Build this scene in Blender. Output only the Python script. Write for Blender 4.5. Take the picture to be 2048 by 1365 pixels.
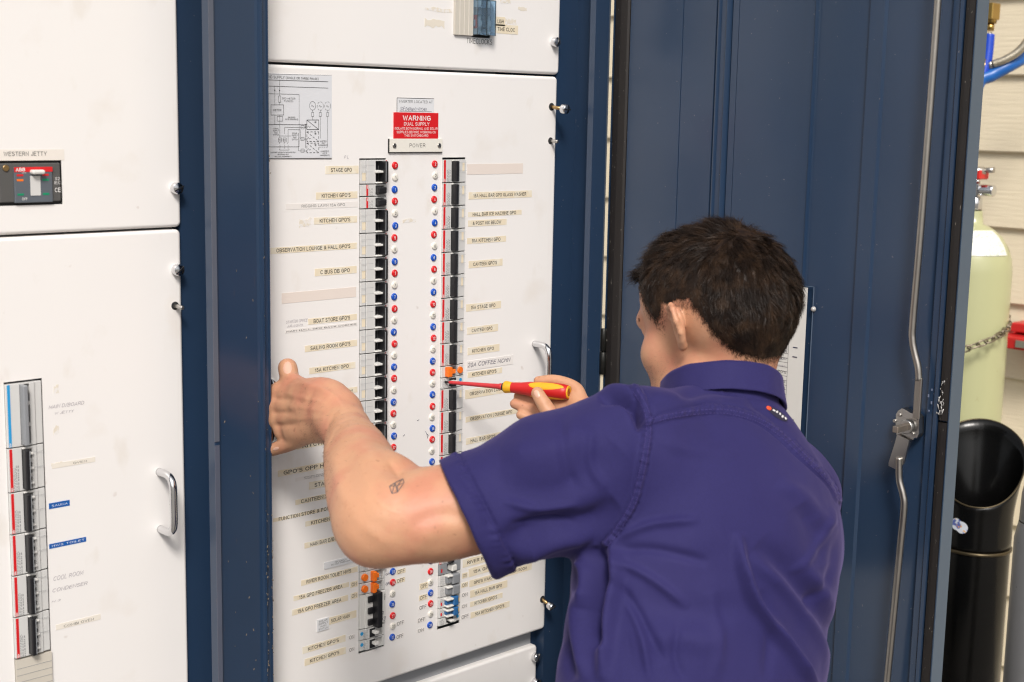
import bpy, bmesh, math, random
import numpy as np
from mathutils import Vector, Matrix, Euler, noise as mnoise
from mathutils.bvhtree import BVHTree
random.seed(7); rng = np.random.default_rng(7)
R = math.radians
for o in list(bpy.data.objects): bpy.data.objects.remove(o)
scene = bpy.context.scene
COL = scene.collection

# ------------------------------------------------------------------ camera
# World frame: X runs along the switchboard front, Z up, Y into the board; origin at a corner of the breaker slot.
FPX = 2844.0                                    # focal length in photo pixels (50 mm lens)
_h = Vector((3024, 400, 2844)).normalized()     # board direction seen from the camera (right, up, forward)
_L = (2844.0**2 - 3024*334) / 400
_u = Vector((334, _L, -2844)).normalized()
_y = Vector((-(_u.y*_h.z-_u.z*_h.y), -(_u.z*_h.x-_u.x*_h.z), -(_u.x*_h.y-_u.y*_h.x)))
if _y.z < 0: _y = -_y
def cam2world(v): return Vector((v.dot(_h), v.dot(_y), v.dot(_u)))
def ray(px, py): return Vector(((px-1024)/FPX, -(py-682.5)/FPX, 1.0))
CAM = -cam2world(ray(718.5, 700) * 2.10)
def at(px, py, d): return CAM + cam2world(ray(px, py)) * d                  # point at camera depth d
def onY(px, py, y=0.0):
    r = cam2world(ray(px, py)); return CAM + r*((y-CAM.y)/r.y)
def onX(px, py, x):
    r = cam2world(ray(px, py)); return CAM + r*((x-CAM.x)/r.x)
cam_data = bpy.data.cameras.new('camera'); cam = bpy.data.objects.new('camera', cam_data); COL.objects.link(cam)
cr, cu, cf = cam2world(Vector((1,0,0))), cam2world(Vector((0,1,0))), cam2world(Vector((0,0,1)))
cam.matrix_world = Matrix(((cr.x, cu.x, -cf.x, CAM.x), (cr.y, cu.y, -cf.y, CAM.y), (cr.z, cu.z, -cf.z, CAM.z), (0,0,0,1)))
cam_data.sensor_width = 36; cam_data.lens = FPX*36/2048; cam_data.clip_end = 200; cam_data.clip_start = 0.05
cam_data.dof.use_dof = True; cam_data.dof.focus_distance = 2.12; cam_data.dof.aperture_fstop = 7.0
scene.camera = cam
scene.cycles.filter_width = 1.2
scene.cycles.use_denoising = True; scene.cycles.denoiser = 'OPENIMAGEDENOISE'; scene.cycles.denoising_input_passes = 'RGB_ALBEDO_NORMAL'; scene.cycles.denoising_prefilter = 'NONE'; scene.cycles.max_bounces = 8

# ------------------------------------------------------------------ light
SUN_DIR = Vector((-0.75, -0.90, 1.15)).normalized()     # towards the sun: behind the photographer, high, a little left
world = bpy.data.worlds.new('World'); scene.world = world; world.use_nodes = True
wn = world.node_tree.nodes; wl = world.node_tree.links; wn.clear()
sky = wn.new('ShaderNodeTexSky'); sky.sky_type = 'NISHITA'; sky.sun_disc = False
sky.sun_elevation = math.asin(SUN_DIR.z); sky.sun_rotation = math.atan2(SUN_DIR.x, SUN_DIR.y)
sky.dust_density = 4.0
hs = wn.new('ShaderNodeHueSaturation'); hs.inputs['Saturation'].default_value = 0.22     # thin overcast
bg = wn.new('ShaderNodeBackground'); bg.inputs['Strength'].default_value = 0.062
wo = wn.new('ShaderNodeOutputWorld')
wl.new(sky.outputs[0], hs.inputs['Color']); wl.new(hs.outputs[0], bg.inputs['Color']); wl.new(bg.outputs[0], wo.inputs['Surface'])
sd = bpy.data.lights.new('sun', 'SUN'); sd.energy = 1.5; sd.angle = R(14); sd.color = (1.0, 0.94, 0.88)
sun = bpy.data.objects.new('sun', sd); COL.objects.link(sun)
sun.rotation_euler = SUN_DIR.to_track_quat('Z', 'Y').to_euler()
scene.view_settings.view_transform = 'Standard'; scene.view_settings.look = 'None'
scene.view_settings.gamma = 1.0; scene.view_settings.use_curve_mapping = False
scene.view_settings.exposure = 0.99

# ------------------------------------------------------------------ helpers
def srgb(r, g, b):
    f = lambda c: (c/255/12.92) if c/255 <= 0.04045 else ((c/255+0.055)/1.055)**2.4
    return (f(r), f(g), f(b), 1.0)
def mat(name, col, rough=0.5, metal=0.0, var=0.06, vscale=30.0, bump=0.0, bscale=400.0, coat=0.0, spec=0.5, alpha=1.0, sss=0.0, trans=0.0, sheen=0.0):
    m = bpy.data.materials.new(name); m.use_nodes = True
    n, l = m.node_tree.nodes, m.node_tree.links
    b = n['Principled BSDF']
    b.inputs['Roughness'].default_value = rough; b.inputs['Metallic'].default_value = metal
    b.inputs['Specular IOR Level'].default_value = spec
    b.inputs['Coat Weight'].default_value = coat; b.inputs['Coat Roughness'].default_value = 0.15
    b.inputs['Subsurface Weight'].default_value = sss; b.inputs['Subsurface Scale'].default_value = 0.006
    b.inputs['Subsurface Radius'].default_value = (1.0, 0.35, 0.2)
    b.inputs['Transmission Weight'].default_value = trans; b.inputs['Sheen Weight'].default_value = sheen
    tc = n.new('ShaderNodeTexCoord')
    if var > 0:
        nz = n.new('ShaderNodeTexNoise'); nz.inputs['Scale'].default_value = vscale; nz.inputs['Detail'].default_value = 5
        l.new(tc.outputs['Object'], nz.inputs['Vector'])
        mx = n.new('ShaderNodeMix'); mx.data_type = 'RGBA'
        mx.inputs['A'].default_value = (*[max(0, c*(1-var)) for c in col[:3]], 1); mx.inputs['B'].default_value = (*[c*(1+var) for c in col[:3]], 1)
        l.new(nz.outputs['Fac'], mx.inputs['Factor']); l.new(mx.outputs['Result'], b.inputs['Base Color'])
    else: b.inputs['Base Color'].default_value = col
    if bump > 0:
        nb = n.new('ShaderNodeTexNoise'); nb.inputs['Scale'].default_value = bscale; nb.inputs['Detail'].default_value = 3
        l.new(tc.outputs['Object'], nb.inputs['Vector'])
        bp = n.new('ShaderNodeBump'); bp.inputs['Strength'].default_value = bump; bp.inputs['Distance'].default_value = 0.001
        l.new(nb.outputs['Fac'], bp.inputs['Height']); l.new(bp.outputs[0], b.inputs['Normal'])
    return m
def mixin(m, col, scale, lo, hi, detail=4, stretch=(1,1,1), amount=1.0, seed=0.0):
    """lay patches of another colour (dirt, rust, wear) over a material"""
    n, l = m.node_tree.nodes, m.node_tree.links; b = n['Principled BSDF']
    tc = n.new('ShaderNodeTexCoord'); mp = n.new('ShaderNodeMapping'); mp.inputs['Scale'].default_value = stretch; mp.inputs['Location'].default_value = (seed, seed*.7, seed*1.3)
    nz = n.new('ShaderNodeTexNoise'); nz.inputs['Scale'].default_value = scale; nz.inputs['Detail'].default_value = detail
    rp = n.new('ShaderNodeMapRange'); rp.inputs['From Min'].default_value = lo; rp.inputs['From Max'].default_value = hi; rp.inputs['To Max'].default_value = amount
    mx = n.new('ShaderNodeMix'); mx.data_type = 'RGBA'; mx.inputs['B'].default_value = col
    l.new(tc.outputs['Object'], mp.inputs[0]); l.new(mp.outputs[0], nz.inputs['Vector']); l.new(nz.outputs['Fac'], rp.inputs['Value']); l.new(rp.outputs[0], mx.inputs['Factor'])
    if b.inputs['Base Color'].links: l.new(b.inputs['Base Color'].links[0].from_socket, mx.inputs['A'])
    else: mx.inputs['A'].default_value = b.inputs['Base Color'].default_value
    l.new(mx.outputs['Result'], b.inputs['Base Color'])
    return m

def link(name, me, m=None, parent=None, smooth=False, loc=None):
    o = bpy.data.objects.new(name, me); COL.objects.link(o)
    if m is not None:
        if isinstance(m, (list, tuple)):
            for k in m: me.materials.append(k)
        else: me.materials.append(m)
    if smooth:
        me.polygons.foreach_set('use_smooth', [True]*len(me.polygons))
    if parent: o.parent = parent
    if loc is not None: o.location = loc
    return o
def thing(name, label, cat, loc=(0,0,0), group=None):
    o = bpy.data.objects.new(name, None); COL.objects.link(o); o.location = loc; o.empty_display_size = 0.05
    o['label'] = label; o['category'] = cat
    if group: o['group'] = group
    return o
def tag(o, label=None, cat=None, group=None, kind=None):
    if label: o['label'] = label
    if cat: o['category'] = cat
    if group: o['group'] = group
    if kind: o['kind'] = kind
    return o

class MB:
    """collects simple shapes into one bmesh"""
    def __init__(s): s.b = bmesh.new(); s.mi = 0
    def _fin(s, vs, bev=0, seg=1):
        fs = set(f for v in vs for f in v.link_faces)
        for f in fs: f.material_index = s.mi
        if bev > 0:
            es = list(set(e for v in vs for e in v.link_edges))
            r = bmesh.ops.bevel(s.b, geom=es, offset=bev, segments=seg, affect='EDGES', profile=0.5)
            for f in r['faces']: f.material_index = s.mi
    def box(s, x0, x1, y0, y1, z0, z1, bev=0, seg=1, M=None):
        r = bmesh.ops.create_cube(s.b, size=1.0)['verts']
        for v in r:
            v.co = Vector(((x0+x1)/2+v.co.x*(x1-x0), (y0+y1)/2+v.co.y*(y1-y0), (z0+z1)/2+v.co.z*(z1-z0)))
            if M is not None: v.co = M @ v.co
        s._fin(r, bev, seg); return s
    def cyl(s, p0, p1, r0, r1=None, n=16, bev=0, seg=1, caps=True):
        p0, p1 = Vector(p0), Vector(p1); d = p1-p0; r1 = r0 if r1 is None else r1
        M = Matrix.Translation((p0+p1)/2) @ d.to_track_quat('Z', 'Y').to_matrix().to_4x4()
        r = bmesh.ops.create_cone(s.b, cap_ends=caps, segments=n, radius1=r0, radius2=r1, depth=d.length, matrix=M)['verts']
        fs = set(f for v in r for f in v.link_faces)
        for f in fs:
            f.material_index = s.mi
            if len(f.verts) == 4: f.smooth = True
        if bev > 0:
            es = [e for e in set(e for v in r for e in v.link_edges) if any(len(f.verts) > 4 for f in e.link_faces)]
            rr = bmesh.ops.bevel(s.b, geom=es, offset=bev, segments=seg, affect='EDGES', profile=0.5)
            for f in rr['faces']: f.material_index = s.mi; f.smooth = True
        return s
    def tube(s, pts, rad, n=10, caps=True, flat=1.0):
        pts = [Vector(p) for p in pts]; k = len(pts)
        rads = rad if isinstance(rad, (list, tuple)) else [rad]*k
        rings = []; ref = None
        for i, p in enumerate(pts):
            t = (pts[min(i+1, k-1)]-pts[max(i-1, 0)]).normalized()
            if ref is None:
                ref = Vector((0,1,0)) if abs(t.y) < .9 else Vector((1,0,0))
            a = (ref - t*ref.dot(t)).normalized(); b = t.cross(a); ref = a
            rings.append([s.b.verts.new(p + (a*math.cos(2*math.pi*j/n)*flat + b*math.sin(2*math.pi*j/n))*rads[i]) for j in range(n)])
        for i in range(k-1):
            for j in range(n):
                f = s.b.faces.new((rings[i][j], rings[i][(j+1) % n], rings[i+1][(j+1) % n], rings[i+1][j])); f.material_index = s.mi; f.smooth = True
        if caps:
            f = s.b.faces.new(rings[0][::-1]); f.material_index = s.mi
            f = s.b.faces.new(rings[-1]); f.material_index = s.mi
        return s
    def lathe(s, prof, origin=(0,0,0), axis=(0,0,1), n=32, cap=False):
        q = Vector(axis).to_track_quat('Z', 'Y').to_matrix(); o = Vector(origin); rings = []
        for (r, z) in prof:
            rings.append([s.b.verts.new(o + q @ Vector((r*math.cos(2*math.pi*j/n), r*math.sin(2*math.pi*j/n), z))) for j in range(n)])
        for i in range(len(prof)-1):
            for j in range(n):
                f = s.b.faces.new((rings[i][j], rings[i][(j+1) % n], rings[i+1][(j+1) % n], rings[i+1][j])); f.material_index = s.mi; f.smooth = True
        if cap:
            for rg in (rings[0][::-1], rings[-1]):
                f = s.b.faces.new(rg); f.material_index = s.mi
        return s
    def prism(s, poly, y0, y1, plane='XZ'):
        def mk(a, c, d):
            return {'XZ': Vector((a, d, c)), 'YZ': Vector((d, a, c)), 'XY': Vector((a, c, d))}[plane]
        A = [s.b.verts.new(mk(a, c, y0)) for a, c in poly]; B = [s.b.verts.new(mk(a, c, y1)) for a, c in poly]
        fs = [s.b.faces.new(A), s.b.faces.new(B[::-1])]
        for i in range(len(poly)):
            j = (i+1) % len(poly); fs.append(s.b.faces.new((A[i], B[i], B[j], A[j])))
        for f in fs: f.material_index = s.mi
        return s
    def mesh(s, name='mesh', fixn=True):
        if fixn: bmesh.ops.recalc_face_normals(s.b, faces=s.b.faces)
        me = bpy.data.meshes.new(name); s.b.to_mesh(me); s.b.free(); return me
    def build(s, name, m, parent=None, loc=None): return link(name, s.mesh(name), m, parent, False, loc)

def smooth_path(pts, sub=6):
    """Catmull-Rom through points"""
    P = [Vector(p) for p in pts]; P = [P[0]*2-P[1]] + P + [P[-1]*2-P[-2]]; out = []
    for i in range(1, len(P)-2):
        for k in range(sub):
            t = k/sub
            out.append(0.5*((2*P[i]) + (-P[i-1]+P[i+1])*t + (2*P[i-1]-5*P[i]+4*P[i+1]-P[i+2])*t*t + (-P[i-1]+3*P[i]-3*P[i+1]+P[i+2])*t**3))
    out.append(P[-2]); return out

# stroke lettering: plain sans capitals and figures as polylines in a unit-high box, turned into flat ribbons
def _arc(cx, cy, rx, ry, a0, a1, n=9): return [(cx+rx*math.cos(R(a0+(a1-a0)*k/n)), cy+ry*math.sin(R(a0+(a1-a0)*k/n))) for k in range(n+1)]
GLY = {
 'A': (.74, [[(0, 0), (.37, 1), (.74, 0)], [(.13, .33), (.61, .33)]]),
 'B': (.66, [[(0, 0), (0, 1), (.36, 1)]+_arc(.36, .76, .24, .24, 90, -90)+[(0, .52)], [(.36, .52)]+_arc(.38, .26, .28, .26, 90, -90)+[(0, 0)]]),
 'C': (.72, [_arc(.38, .5, .38, .5, 42, 318, 16)]), 'D': (.70, [[(0, 0), (0, 1), (.30, 1)]+_arc(.30, .5, .40, .5, 90, -90, 12)+[(0, 0)]]),
 'E': (.60, [[(.60, 0), (0, 0), (0, 1), (.58, 1)], [(0, .53), (.54, .53)]]), 'F': (.56, [[(0, 0), (0, 1), (.56, 1)], [(0, .52), (.50, .52)]]),
 'G': (.78, [_arc(.39, .5, .39, .5, 42, 300, 15)+[(.76, .14), (.76, .46), (.42, .46)]]), 'H': (.68, [[(0, 0), (0, 1)], [(.68, 0), (.68, 1)], [(0, .53), (.68, .53)]]),
 'I': (.0, [[(0, 0), (0, 1)]]), 'J': (.46, [[(.46, 1), (.46, .28)]+_arc(.23, .25, .23, .25, 0, -180)]), 'K': (.66, [[(0, 0), (0, 1)], [(.64, 1), (0, .36)], [(.22, .58), (.68, 0)]]),
 'L': (.54, [[(0, 1), (0, 0), (.54, 0)]]), 'M': (.80, [[(0, 0), (0, 1), (.40, .22), (.80, 1), (.80, 0)]]), 'N': (.68, [[(0, 0), (0, 1), (.68, 0), (.68, 1)]]),
 'O': (.80, [_arc(.40, .5, .40, .5, 0, 360, 20)]), 'P': (.62, [[(0, 0), (0, 1), (.36, 1)]+_arc(.36, .73, .26, .27, 90, -90)+[(0, .46)]]), 'Q': (.80, [_arc(.40, .5, .40, .5, 0, 360, 20), [(.48, .25), (.80, -.06)]]),
 'R': (.68, [[(0, 0), (0, 1), (.38, 1)]+_arc(.38, .74, .26, .26, 90, -90)+[(0, .48)], [(.38, .48), (.68, 0)]]),
 'S': (.64, [_arc(.32, .755, .28, .245, 25, 200, 8)+[(.14, .60), (.50, .44)]+_arc(.33, .255, .31, .255, 32, -160, 9)]),
 'T': (.64, [[(0, 1), (.64, 1)], [(.32, 1), (.32, 0)]]), 'U': (.66, [[(0, 1), (0, .32)]+_arc(.33, .33, .33, .33, 180, 360)+[(.66, 1)]]), 'V': (.68, [[(0, 1), (.34, 0), (.68, 1)]]),
 'W': (1.0, [[(0, 1), (.25, 0), (.50, .95), (.75, 0), (1.0, 1)]]), 'X': (.68, [[(0, 0), (.68, 1)], [(0, 1), (.68, 0)]]), 'Y': (.68, [[(0, 1), (.34, .45), (.68, 1)], [(.34, .45), (.34, 0)]]), 'Z': (.62, [[(0, 1), (.60, 1), (0, 0), (.62, 0)]]),
 '0': (.56, [_arc(.28, .5, .28, .5, 0, 360, 16)]), '1': (.30, [[(0, .74), (.26, 1), (.26, 0)]]), '2': (.56, [_arc(.28, .72, .26, .28, 170, -30, 8)+[(.02, 0), (.56, 0)]]),
 '3': (.56, [_arc(.27, .75, .24, .25, 160, -80, 8)+_arc(.27, .27, .28, .27, 80, -160, 8)]), '4': (.60, [[(.44, 0), (.44, 1), (0, .28), (.60, .28)]]), '5': (.56, [[(.52, 1), (.10, 1), (.04, .50)]+_arc(.27, .32, .27, .32, 120, -150, 10)]),
 '6': (.56, [_arc(.30, .56, .29, .44, 40, 190, 8)+_arc(.28, .30, .27, .30, 180, -180, 14)]), '7': (.56, [[(0, 1), (.56, 1), (.20, 0)]]), '8': (.56, [_arc(.28, .75, .23, .25, -90, 270, 14), _arc(.28, .26, .28, .26, 90, 450, 14)]),
 '9': (.56, [_arc(.27, .44, .28, .44, -140, 10, 8)+_arc(.28, .69, .27, .31, 0, 360, 14)]),
 '&': (.74, [[(.74, .0), (.20, .72)]+_arc(.34, .82, .17, .18, 200, -20, 8)+[(.40, .60), (.12, .42)]+_arc(.26, .23, .25, .23, 130, 300, 8)+[(.70, .44)]]),
 "'": (.0, [[(0, 1), (0, .72)]]), '/': (.36, [[(0, -.05), (.36, 1.05)]]), '-': (.30, [[(0, .38), (.30, .38)]]), '.': (.0, [[(0, 0), (0, .09)]]), '(': (.18, [_arc(.30, .4, .30, .65, 120, 240, 6)]), ')': (.18, [_arc(-.12, .4, .30, .65, 60, -60, 6)]),
 '*': (.3, [[(0, .7), (.3, .9)], [(0, .9), (.3, .7)], [(.15, .62), (.15, .98)]]), '#': (.6, [[(.0, .30), (.2, .8), (.25, .2), (.45, .75), (.6, .3)]]),
}
def stroke_verts(txt, w=.15, spacing=1.0, shear=0.0, jit=0.0):
    V_, F_ = [], []; y0 = 0.0; lines = txt.split('\n'); rj = random.Random(len(txt)*7+1); widths = []
    layout = []
    for li, line in enumerate(lines):
        x = 0.0; items = []
        for ch in line:
            s = 1.0
            if ch == ' ': x += .36*spacing+.10; continue
            if ch.islower(): s = .80; ch = ch.upper()
            if ch not in GLY: ch = '-'
            gw, pl = GLY[ch]; items.append((x, s, pl, rj.uniform(-jit, jit), 1+rj.uniform(-jit, jit)*2)); x += gw*s+(.22+w*.6)*spacing
        widths.append(x); layout.append(items)
    W = max(widths)
    for li, items in enumerate(layout):
        off = (W-widths[li])/2; yb = -li*1.55
        for x, s, pl, dy, sc in items:
            for line in pl:
                P_ = [((x+off+px*s)+shear*(py*s), yb+dy+py*s*sc) for px, py in line]
                n = len(P_); closed = n > 3 and abs(P_[0][0]-P_[-1][0])+abs(P_[0][1]-P_[-1][1]) < 1e-6; L_, R_ = [], []
                for i in range(n):
                    a = P_[i-1] if i > 0 else (P_[-2] if closed else None); b = P_[i+1] if i < n-1 else (P_[1] if closed else None); c = P_[i]
                    def nrm(u, v):
                        dx, dy_ = v[0]-u[0], v[1]-u[1]; l = math.hypot(dx, dy_) or 1; return (-dy_/l, dx/l)
                    if a is None: n1 = n2 = nrm(c, b)
                    elif b is None: n1 = n2 = nrm(a, c)
                    else: n1, n2 = nrm(a, c), nrm(c, b)
                    mx, my = n1[0]+n2[0], n1[1]+n2[1]; l = math.hypot(mx, my)
                    if l < .25: mx, my = n1; k = 1
                    else: mx /= l; my /= l; k = min(1.9, 1/max(.3, mx*n1[0]+my*n1[1]))
                    ex = ey = 0
                    if a is None or b is None:
                        if not closed:
                            d = nrm(c, b) if a is None else nrm(a, c); sg = -1 if a is None else 1; ex, ey = d[1]*w*.5*sg*s*.9, -d[0]*w*.5*sg*s*.9
                    hw = w*.5*k
                    L_.append((c[0]+mx*hw+ex, c[1]+my*hw+ey)); R_.append((c[0]-mx*hw+ex, c[1]-my*hw+ey))
                b0 = len(V_); V_ += L_+R_
                for i in range(n-1): F_.append((b0+i, b0+n+i, b0+n+i+1, b0+i+1))
    return np.array(V_), F_
_sc = {}
def lettering(txt, x0, x1, z0, z1, y, m, parent=None, M=None, name='lettering', bold=0.012, spacing=1.0, shear=0.0, lines=1.0, keep=False, rot=0.0, facing=None, jit=0.0):
    """flat lettering fitted into a box on a plane facing -Y (or transformed by M)"""
    if shear: jit = max(jit, .05)
    w = .112+bold*3.6; key = (txt, round(w, 3), spacing, shear, jit)
    if key not in _sc: _sc[key] = stroke_verts(txt, w, spacing, shear, jit)
    Vt, F_ = _sc[key]; mn = np.array([Vt[:, 0].min(), Vt[:, 1].min()]); mx = Vt.max(0)
    sx = (x1-x0)/max(1e-6, mx[0]-mn[0]); sz = (z1-z0)/max(1e-6, mx[1]-mn[1])
    if len(txt) == 1 or (txt.isdigit() and len(txt) < 3): sx = min(sx, sz*.95)
    u = (Vt[:, 0]-(mn[0]+mx[0])/2)*sx; v = (Vt[:, 1]-(mn[1]+mx[1])/2)*sz; c, s_ = math.cos(rot), math.sin(rot)
    out = np.stack([(x0+x1)/2+u*c-v*s_, np.full(len(u), y), (z0+z1)/2+u*s_+v*c], 1)
    out[:, 1] -= np.arange(len(out))*2e-8
    if M is not None: Mn = np.array(M); out = out @ Mn[:3, :3].T + Mn[:3, 3]
    me = bpy.data.meshes.new(name); me.from_pydata(out.tolist(), [], F_); me.materials.append(m); me.update()
    o = bpy.data.objects.new(name, me); COL.objects.link(o)
    if parent: o.parent = parent
    return o

# ------------------------------------------------------------------ materials
WHITE = mat('white powder coat', (0.81, 0.785, 0.765, 1), 0.38, var=0.015, vscale=6)
mixin(WHITE, (0.62, 0.53, 0.42, 1), 9, 0.60, 0.80, 5, amount=0.35)
mixin(WHITE, (0.66, 0.60, 0.52, 1), 22, 0.62, 0.72, 6, (1, 1, .5), amount=0.30, seed=12.0)
mixin(WHITE, (0.45, 0.36, 0.30, 1), 42, 0.735, 0.80, 2, amount=0.5, seed=3.1)
BLUE = mat('navy powder coat', (0.0170, 0.0370, 0.078, 1), 0.24, var=0.10, vscale=5, spec=0.6)
mixin(BLUE, (0.25, 0.22, 0.20, 1), 190, 0.775, 0.80, 1, amount=0.3)
def wavy(m, sc, dist, stretch=(1, 1, .35)):
    n, l = m.node_tree.nodes, m.node_tree.links; b = n['Principled BSDF']; tc = n.new('ShaderNodeTexCoord'); mp = n.new('ShaderNodeMapping'); mp.inputs['Scale'].default_value = stretch
    z = n.new('ShaderNodeTexNoise'); z.inputs['Scale'].default_value = sc; z.inputs['Detail'].default_value = 1; bp = n.new('ShaderNodeBump'); bp.inputs['Strength'].default_value = 1; bp.inputs['Distance'].default_value = dist
    l.new(tc.outputs['Object'], mp.inputs[0]); l.new(mp.outputs[0], z.inputs['Vector']); l.new(z.outputs['Fac'], bp.inputs['Height'])
    if b.inputs['Normal'].links: l.new(b.inputs['Normal'].links[0].from_socket, bp.inputs['Normal'])
    l.new(bp.outputs[0], b.inputs['Normal'])
wavy(BLUE, 5.0, .006)
mixin(BLUE, (.035, .05, .075, 1), 3.5, .50, .75, 6, (1, 1, .5), .35, seed=9)
BLUEW = mat('worn navy steel edge', (0.0135, 0.0330, 0.072, 1), 0.28, var=0.12, vscale=8, spec=0.6)
mixin(BLUEW, (0.16, 0.07, 0.035, 1), 30, 0.70, 0.80, 5, (6, 6, .7), 0.6)
GREYBLUE = mat('dull grey blue steel', (0.075, 0.09, 0.11, 1), 0.4, var=0.1)
RUBBER = mat('brown black rubber seal', (0.009, 0.0065, 0.0055, 1), 0.6, var=0.35, vscale=25, bump=0.25, bscale=160)
mixin(RUBBER, (0.35, 0.32, 0.28, 1), 120, 0.70, 0.76, 2, (3, 3, 1), 0.6)
BLACK = mat('black plastic', (0.012, 0.012, 0.014, 1), 0.35, var=0.1)
DARK = mat('dark holes and reflection strips', (0.02, 0.02, 0.022, 1), 0.7)  # for holes, and for the dark reflection painted beside the stile
BODY = mat('light grey breaker plastic', (0.60, 0.595, 0.58, 1), 0.42, var=0.03)
BODY2 = mat('white grey plastic', (0.68, 0.67, 0.64, 1), 0.4, var=0.03)
GREYP = mat('mid grey plastic', (0.24, 0.25, 0.265, 1), 0.42, var=0.05)
BEIGEP = mat('beige filler plastic', (0.56, 0.52, 0.45, 1), 0.5, var=0.04)
RED = mat('red print', (0.62, 0.012, 0.016, 1), 0.4, var=0.03)
BLUEP = mat('blue plastic', (0.006, 0.075, 0.44, 1), 0.35, var=0.03)
CYAN = mat('light blue stripe', (0.02, 0.30, 0.62, 1), 0.4, var=0.02)
STEELBL = mat('blue toggle plastic', (0.03, 0.13, 0.32, 1), 0.35, var=0.03)
ORANGE = mat('orange plastic', (0.85, 0.17, 0.01, 1), 0.4, var=0.03)
YELLOW = mat('yellow plastic', (0.85, 0.50, 0.02, 1), 0.4, var=0.04)
TAPE = mat('cream label tape', (0.76, 0.665, 0.50, 1), 0.42, var=0.05, vscale=40)
mixin(TAPE, (0.80, 0.76, 0.66, 1), 55, 0.5, 0.62, 2, amount=0.6)
PINKTAPE = mat('faded blank tape', (0.745, 0.66, 0.60, 1), 0.45, var=0.03)
CLEAR = mat('clear label tape', (0.78, 0.745, 0.715, 1), 0.3, var=0.02)
INK = mat('black ink', (0.006, 0.006, 0.006, 1), 0.5, var=0)
INKTHIN = mat('grey ink', (0.03, 0.03, 0.03, 1), 0.5, var=0)
INKFADE = mat('faded pen ink', (0.36, 0.33, 0.36, 1), 0.5, var=0.1)
PEN = mat('blue black marker ink', (0.02, 0.016, 0.06, 1), 0.5, var=0)
WINK = mat('white lettering', (0.80, 0.78, 0.76, 1), 0.45, var=0)
PLATE = mat('white engraved plate', (0.70, 0.705, 0.72, 1), 0.3, var=0.02)
CREAMPL = mat('cream engraved plate', (0.76, 0.73, 0.66, 1), 0.3, var=0.02)
CHROME = mat('chrome', (0.72, 0.72, 0.73, 1), 0.12, 1.0, var=0.03)
BRASSY = mat('aged brass stud', (0.45, 0.30, 0.14, 1), 0.35, 1.0, var=0.2)
ZINC = mat('zinc plated steel', (0.50, 0.48, 0.45, 1), 0.38, 1.0, var=0.15, vscale=60, bump=0.05, bscale=300)
wavy(WHITE, 4.0, .002, (1, 1, 1))
GREYPAINT = mat('grey gap metal', (0.33, 0.34, 0.36, 1), 0.5)
# ------------------------------------------------------------------ panels
def rrect(x0, x1, z0, z1, r, n=5):
    pts = []
    for cx, cz, a0 in ((x1-r, z1-r, 0), (x0+r, z1-r, 90), (x0+r, z0+r, 180), (x1-r, z0+r, 270)):
        for k in range(n+1):
            a = R(a0+90*k/n); pts.append((cx+r*math.cos(a), cz+r*math.sin(a)))
    return pts
def panel_mesh(x0, x1, z0, z1, yf, holes=(), er=0.0045, cr_=0.007, depth=0.022):
    b = bmesh.new(); loops = []
    for off, y in [(er, yf)] + [(er*(1-math.sin(R(a))), yf+er*(1-math.cos(R(a)))) for a in (22.5, 45, 67.5, 90)] + [(0, yf+depth)]:
        loops.append([b.verts.new((x, y, z)) for x, z in rrect(x0+off, x1-off, z0+off, z1-off, max(0.001, cr_-off))])
    n = len(loops[0])
    for i in range(len(loops)-1):
        for j in range(n):
            f = b.faces.new((loops[i][j], loops[i][(j+1) % n], loops[i+1][(j+1) % n], loops[i+1][j])); f.smooth = True
    edges = [b.edges.get((loops[0][j], loops[0][(j+1) % n])) for j in range(n)]
    for (a0, a1, c0, c1) in holes:
        hv = [b.verts.new((x, yf, z)) for x, z in ((a0, c0), (a1, c0), (a1, c1), (a0, c1))]
        hb = [b.verts.new((v.co.x, yf+0.0016, v.co.z)) for v in hv]
        for k in range(4):
            edges.append(b.edges.new((hv[k], hv[(k+1) % 4])))
            b.faces.new((hv[k], hb[k], hb[(k+1) % 4], hv[(k+1) % 4]))
    r = bmesh.ops.triangle_fill(b, use_beauty=True, edges=edges, normal=Vector((0, -1, 0)))
    for g in r['geom']:
        if isinstance(g, bmesh.types.BMFace): g.smooth = False
    bmesh.ops.recalc_face_normals(b, faces=b.faces)
    me = bpy.data.meshes.new('cover'); b.to_mesh(me); b.free(); return me

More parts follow.
